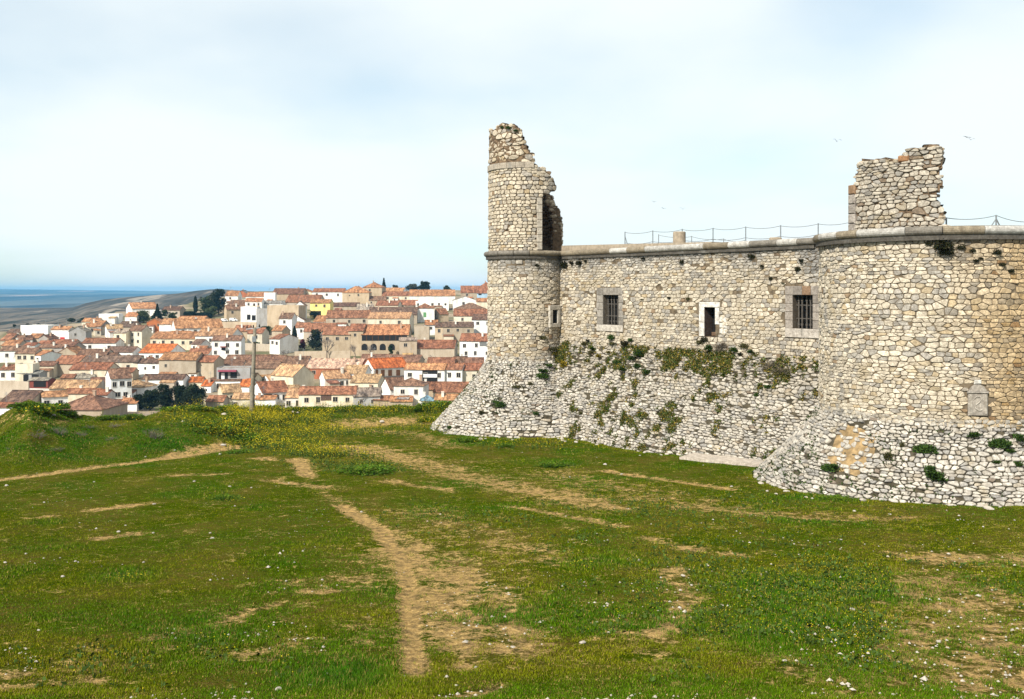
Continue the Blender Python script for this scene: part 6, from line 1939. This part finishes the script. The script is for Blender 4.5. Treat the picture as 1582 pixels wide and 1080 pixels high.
fa_ = gx_.uniform(-2.2, 1.2, 9000); fr_ = gx_.uniform(0, 1, 9000) ** 2
ft = gx_.uniform(-1, 22, 9000)
Xf = np.concatenate([TL[0] + (5.75 + fr_ * 0.8) * np.sin(fa_), TR[0] + (6.78 + fr_ * 0.8) * np.sin(fa_), W0[0] + U[0] * ft + NRM[0] * (2.45 + fr_ * 0.9)])
Yf = np.concatenate([TL[1] - (5.75 + fr_ * 0.8) * np.cos(fa_), TR[1] - (6.78 + fr_ * 0.8) * np.cos(fa_), W0[1] + U[1] * ft + NRM[1] * (2.45 + fr_ * 0.9)])
Xc_ = np.concatenate([Xc_, Xf]); Yc_ = np.concatenate([Yc_, Yf])
o = grass('grass', 320000, 10.5, 67.5, 0.022, 0.078, 0.0062, 3, 4, (np.concatenate([Xb_, Xc_]), np.concatenate([Yb_, Yc_])))
tag(o, 'short green and straw-coloured grass over the field', 'grass', kind='stuff')
# yellow wild flowers
FL = [(440, 652, 7, 2600), (400, 645, 4, 1200), (480, 660, 6, 1200), (415, 690, 3, 500), (350, 668, 2.5, 300), (520, 712, 3, 500), (555, 722, 3, 500), (500, 705, 2, 260), (340, 655, 4, 360), (75, 628, 2.5, 200),
      (600, 636, 6, 450), (560, 630, 6, 400), (690, 640, 3, 160), (1000, 780, 5, 420), (1250, 880, 4, 500), (1180, 930, 4, 450), (1400, 900, 4, 380), (1350, 990, 3, 300), (1150, 790, 6, 450), (1050, 840, 4, 300), (820, 690, 3, 150), (1480, 1000, 3, 200), (700, 800, 4, 160), (1080, 1000, 3, 260), (230, 1020, 2, 120)]
fx, fy = [], []
for px, py, r, n in FL:
    p = gp(px, py)
    a = gm.normal(size=(n, 2)) * r * 0.55
    fx.append(p[0] + a[:, 0]); fy.append(p[1] + a[:, 1] * 0.7)
fx = np.concatenate(fx); fy = np.concatenate(fy)
ok = outside_castle(fx, fy) & (fy < np.interp(CX + F * fx / fy, C_PX, C_D)) & (dirt_mask(fx, fy) < 0.45) & (fbm(fx * 0.8, fy * 0.8, 88, 3) > 0.42); fx, fy = fx[ok], fy[ok]
fh = np.where(fy > 45, gm.uniform(0.12, 0.5, len(fx)), gm.uniform(0.04, 0.12, len(fx)))
fz = terrain(fx, fy) + fh
PP = np.stack([fx, fy, fz], 1); sz = np.where(fy > 45, 0.038, 0.015)
rep = 6; PP = np.repeat(PP, rep, 0) + gm.normal(size=(len(PP) * rep, 3)) * 0.12; sz = np.repeat(sz, rep)
V = leaf_cloud(PP, 1.0, aspect=1.1); ctr = np.repeat(PP, 4, 0); V = ctr + (V - ctr) * np.repeat(sz, 4)[:, None]
cy_ = np.array((0.52, 0.42, 0.015)) * gm.uniform(0.5, 1.15, (len(PP), 1))
# stems and leaves of the same plants
n_ = len(fx)
sv = np.stack([np.stack([fx - 0.008, fy, fz - fh], 1), np.stack([fx + 0.008, fy, fz - fh], 1), np.stack([fx + 0.006, fy, fz], 1), np.stack([fx - 0.006, fy, fz], 1)], 1).reshape(-1, 3)
PL = np.repeat(np.stack([fx, fy, fz - fh * 0.6], 1), 3, 0) + gm.normal(size=(n_ * 3, 3)) * np.array([0.07, 0.07, 0.05]); VL = leaf_cloud(PL, 0.055)
cs = np.tile(np.array((0.05, 0.085, 0.015)), (n_ + n_ * 3, 1)) * gm.uniform(0.6, 1.3, (n_ * 4, 1))
o = fast_mesh('wildflowers', np.concatenate([V, sv, VL]), 4, M['leaf'], np.concatenate([np.repeat(cy_, 4, 0), np.repeat(cs, 4, 0)]))
tag(o, 'yellow wild flowers in drifts around the utility pole and over the field', 'wildflowers', kind='stuff')
# leafy weed clumps
WGRN = [(0.045, 0.10, 0.006), (0.06, 0.12, 0.008), (0.03, 0.07, 0.006), (0.09, 0.12, 0.012)]
WEED = [tuft_mesh(2600, 0.62, 0.12, WGRN, 0.0, 30 + k, 'weed', 0.26) for k in range(3)]
WEEDY = [tuft_mesh(2600, 0.62, 0.10, WGRN + [(0.45, 0.36, 0.02)], 0.0, 40 + k, 'weed', 0.3) for k in range(2)]
def twig_mesh(seed):
    r_ = random.Random(seed); mb = MB(); mb.cur = (0.15, 0.13, 0.105)
    def grow(p, dv, ln, r, lv):
        q = p + dv * ln; mb.tube([p, q], [r, r * 0.7], 3, tuple(x * r_.uniform(0.7, 1.4) for x in mb.cur), cap=False)
        if lv <= 0: return
        for _ in range(2 if lv > 1 else 3):
            grow(q, (dv + Vector((r_.uniform(-.6, .6), r_.uniform(-.6, .6), r_.uniform(-.15, .45)))).normalized(), ln * r_.uniform(0.6, 0.9), r * 0.7, lv - 1)
    for k in range(16): grow(Vector((r_.uniform(-.12, .12), r_.uniform(-.12, .12), -0.05)), Vector((r_.uniform(-.7, .7), r_.uniform(-.7, .7), 1)).normalized(), r_.uniform(0.16, 0.3), 0.010, 4)
    me = mb.build('brush', M['leaf'], None); m_ = me.data; bpy.data.objects.remove(me); return m_
DRYB = [twig_mesh(50 + k) for k in range(3)]
def near_(px, py):
    L_ = [('the utility pole', 389, 640), ('the sloping foot of the slim tower', 700, 672), ('the big tower foot', 1300, 770), ('the winding dirt path', 600, 850), ('the long dirt path on the left', 200, 712), ('the left end of the green bank', 60, 630), ('the curtain wall foot', 930, 700), ('the white boulder', 346, 637)]
    r = min(L_, key=lambda q: hypot(px - q[1], (py - q[2]) * 1.5)); return dirword(px - r[1], py - r[2]) + ' ' + r[0]
usedw = {}
def weed(px, py, s_, pool, name, look_, cat, grp, sink=0.05):
    p = gp(px, py); o = bpy.data.objects.new(name, rt.choice(pool)); COL.objects.link(o)
    o.location = (p[0], p[1], p[2] - sink); o.scale = (s_ * rt.uniform(0.9, 1.3), s_, s_ * rt.uniform(0.28, 0.5) * (0.7 if py > 690 else 1.0)); o.rotation_euler = (0, 0, rt.uniform(0, 6.3))
    tag(o, look_, cat, grp)
for px, py, s_ in ((330, 668, 1.5), (345, 662, 1.6), (362, 668, 1.4), (318, 660, 1.3), (372, 676, 1.2), (352, 654, 1.2), (385, 684, 1.3), (400, 690, 1.2), (372, 700, 1.0), (560, 732, 1.3), (575, 728, 1.2), (545, 726, 1.0), (852, 720, 1.0), (868, 719, 0.8),
                   (192, 893, 0.55), (206, 889, 0.5), (178, 894, 0.4), (348, 770, 0.7), (360, 772, 0.6), (336, 774, 0.5), (898, 873, 0.5), (1292, 772, 0.9), (700, 668, 1.0), (722, 682, 0.9), (780, 690, 0.8), (660, 650, 1.0), (1556, 778, 0.9), (1575, 775, 0.9),
                   (60, 634, 1.3), (80, 632, 1.2), (40, 628, 1.1), (100, 640, 1.0), (480, 634, 1.3), (500, 635, 1.2), (525, 634, 1.2), (545, 634, 1.2), (570, 633, 1.3), (595, 634, 1.2), (615, 633, 1.2), (640, 634, 1.1), (668, 632, 1.5), (682, 629, 1.6), (655, 634, 1.2), (410, 634, 1.2), (430, 634, 1.1), (455, 634, 1.2), (352, 634, 1.2),
                   (270, 634, 1.1), (245, 636, 1.1), (225, 640, 1.0), (292, 632, 1.1), (312, 632, 1.0), (170, 648, 1.0), (205, 646, 0.9)):
    weed(px, py, s_, WEED if rt.random() < 0.7 else WEEDY, 'weed_clump', 'leafy green weed clump standing taller than the grass around it', 'weed', 'leafy weed clumps in the field')
for px, py, s_ in ((240, 678, 1.5), (60, 676, 1.0), (92, 672, 1.1), (140, 662, 0.9), (125, 674, 0.8), (175, 660, 0.9), (90, 696, 0.9), (170, 680, 0.8), (15, 694, 0.6)):
    weed(px, py, s_, DRYB, 'dry_shrub', 'largest dry grey twiggy shrub on the green bank' if px == 240 else 'dry grey twiggy shrub on the green bank', 'shrub', 'dry shrubs on the green bank')
# stones in the grass
def rock_mesh(seed, name):
    r_ = random.Random(seed); V = []; n = 9
    rings = [(-0.25, 0.85), (0.05, 1.0), (0.35, 0.82), (0.55, 0.45)]
    ph = [r_.uniform(0.72, 1.2) for _ in range(n)]
    for z, rr in rings:
        for i in range(n): V.append((cos(2 * pi * i / n) * rr * ph[i] * r_.uniform(0.9, 1.1), sin(2 * pi * i / n) * rr * ph[i] * r_.uniform(0.9, 1.1) * 0.8, z * r_.uniform(0.85, 1.15)))
    Fs = [(k * n + i, k * n + (i + 1) % n, (k + 1) * n + (i + 1) % n, (k + 1) * n + i) for k in range(3) for i in range(n)] + [tuple(range(3 * n, 4 * n))]
    me = bpy.data.meshes.new(name); me.from_pydata(V, [], Fs); me.materials.append(M['pebble']); me.update(); return me
ROCK = [rock_mesh(k, 'stone') for k in range(5)]
def stone(px, py, wpx, label, name='stone', grp='white stones scattered in the grass'):
    p = gp(px, py); o = bpy.data.objects.new(name, rt.choice(ROCK)); COL.objects.link(o)
    s_ = wpx / 2 * p[1] / F; o.location = (p[0], p[1], p[2] + 0.1 * s_); o.scale = (s_, s_, s_ * 0.9); o.rotation_euler = (0, 0, rt.uniform(0, 6.3)); tag(o, label, 'stone', grp)
stone(346, 641, 9, 'large white boulder beside the utility pole', 'boulder')
for a in ((900, 994, 10, 'palest stone in the grass right of the winding path'), (430, 1066, 13, 'white stone near the bottom edge, left of the path end'), (1317, 943, 9, 'pale stone alone in the grass below the big tower'), (97, 892, 7, 'tan stone in the grass at the far left')):
    stone(*a)
for a in ((453, 637, 7), (460, 638, 6), (590, 652, 8), (540, 636, 5), (83, 642, 7), (345, 688, 8), (283, 652, 7), (183, 822, 6), (300, 744, 5), (340, 702, 5), (355, 752, 5), (388, 754, 4), (328, 832, 6), (237, 824, 5), (238, 779, 5), (68, 777, 5), (10, 751, 7), (270, 696, 4), (225, 706, 4), (145, 745, 4),
          (8, 870, 6), (40, 856, 5), (222, 869, 5), (442, 898, 5), (325, 824, 5), (387, 670, 5), (370, 652, 6), (690, 1047, 8), (735, 1032, 6), (705, 1060, 6), (480, 1060, 7), (505, 1042, 5), (380, 1058, 5), (625, 1045, 5), (935, 718, 7), (1340, 1022, 5), (1212, 1022, 7), (1450, 992, 8), (1560, 1032, 7), (1432, 955, 6), (1035, 930, 6), (940, 978, 6), (1068, 905, 6), (1055, 890, 7), (1320, 790, 6), (1375, 795, 5), (740, 660, 5), (60, 975, 6), (30, 1010, 5), (130, 1000, 4), (1130, 752, 5), (960, 733, 5)):
    stone(*a, 'small white stone lying in the grass')
nf = 0
while nf < 46:
    k_ = rt.random()
    if k_ < 0.45: a_ = rt.uniform(-1.5, 0.4); r_ = 6.85 + rt.random() ** 2 * 1.6; xx, yy = TR[0] + r_ * sin(a_), TR[1] - r_ * cos(a_)
    elif k_ < 0.65: a_ = rt.uniform(-1.5, 0.5); r_ = 6.0 + rt.random() ** 2 * 1.4; xx, yy = TL[0] + r_ * sin(a_), TL[1] - r_ * cos(a_)
    else: u_ = rt.uniform(3, 15); r_ = 2.7 + rt.random() ** 2 * 1.5; xx, yy = W0[0] + U[0] * u_ + NRM[0] * r_, W0[1] + U[1] * u_ + NRM[1] * r_
    if not outside_castle(np.array([xx]), np.array([yy]))[0]: continue
    o = bpy.data.objects.new('fallen_stone', rt.choice(ROCK)); COL.objects.link(o); s_ = rt.uniform(0.06, 0.16)
    o.location = (xx, yy, float(terrain(xx, yy)) + 0.1 * s_); o.scale = (s_ * 1.2, s_, s_ * 0.9); o.rotation_euler = (rt.uniform(-.3, .3), rt.uniform(-.3, .3), rt.uniform(0, 6.3))
    tag(o, 'fallen pale stone lying at the foot of the castle wall', 'stone', 'fallen stones at the castle foot'); nf += 1
X, Y, px, g = field_samples(5200, seed=44, ya=9.0, yb=64)
clump = fbm(X * 0.5, Y * 0.5, 101, 3)
right_ = np.clip((px - 1150) / 400, 0, 1) * np.clip((22 - Y) / 8, 0, 1)
kk = (clump + 0.26 * right_ + 0.12 * (dirt_mask(X, Y) > 0.35) > 0.60 + 0.1 * (Y < 14)) & outside_castle(X, Y); X, Y = X[kk], Y[kk]
Z = terrain(X, Y) + 0.012
sz = np.clip(g.lognormal(-4.05, 0.5, len(X)), 0.008, 0.06)
oc = np.array([(1, 0, 0), (0, 1, 0), (-1, 0, 0), (0, -1, 0), (0, 0, 0.75), (0, 0, -0.6)], float)
tri = np.array([(0, 1, 4), (1, 2, 4), (2, 3, 4), (3, 0, 4)])
rotA = g.random(len(X)) * 6.28; ca, sa = np.cos(rotA), np.sin(rotA)
V6 = oc[None] * sz[:, None, None] * g.uniform(0.6, 1.3, (len(X), 6, 1))
V6 = np.stack([V6[..., 0] * ca[:, None] - V6[..., 1] * sa[:, None], V6[..., 0] * sa[:, None] + V6[..., 1] * ca[:, None], V6[..., 2]], -1) + np.stack([X, Y, Z], 1)[:, None, :]
o = fast_mesh('pebbles', V6[:, tri].reshape(-1, 3), 3, M['pebble']); tag(o, 'small pale pebbles scattered through the grass and along the paths', 'pebbles', kind='stuff')

# ------------------------------------------------------------------ air: far things fade to blue
mb = MB(); mb.box(-13000, 13000, -160, 13600, -130, 60)
m_ = bpy.data.materials.new('hazy air'); m_.use_nodes = True; t = m_.node_tree; t.nodes.clear()
oo = N(t, 'ShaderNodeOutputMaterial'); pv = N(t, 'ShaderNodeVolumePrincipled')
pv.inputs['Color'].default_value = (0.20, 0.54, 0.88, 1); pv.inputs['Density'].default_value = 0.00010; pv.inputs['Anisotropy'].default_value = 0.0
t.links.new(pv.outputs[0], oo.inputs['Volume'])
hz = mb.build('haze', m_, None); tag(hz, kind='stuff')
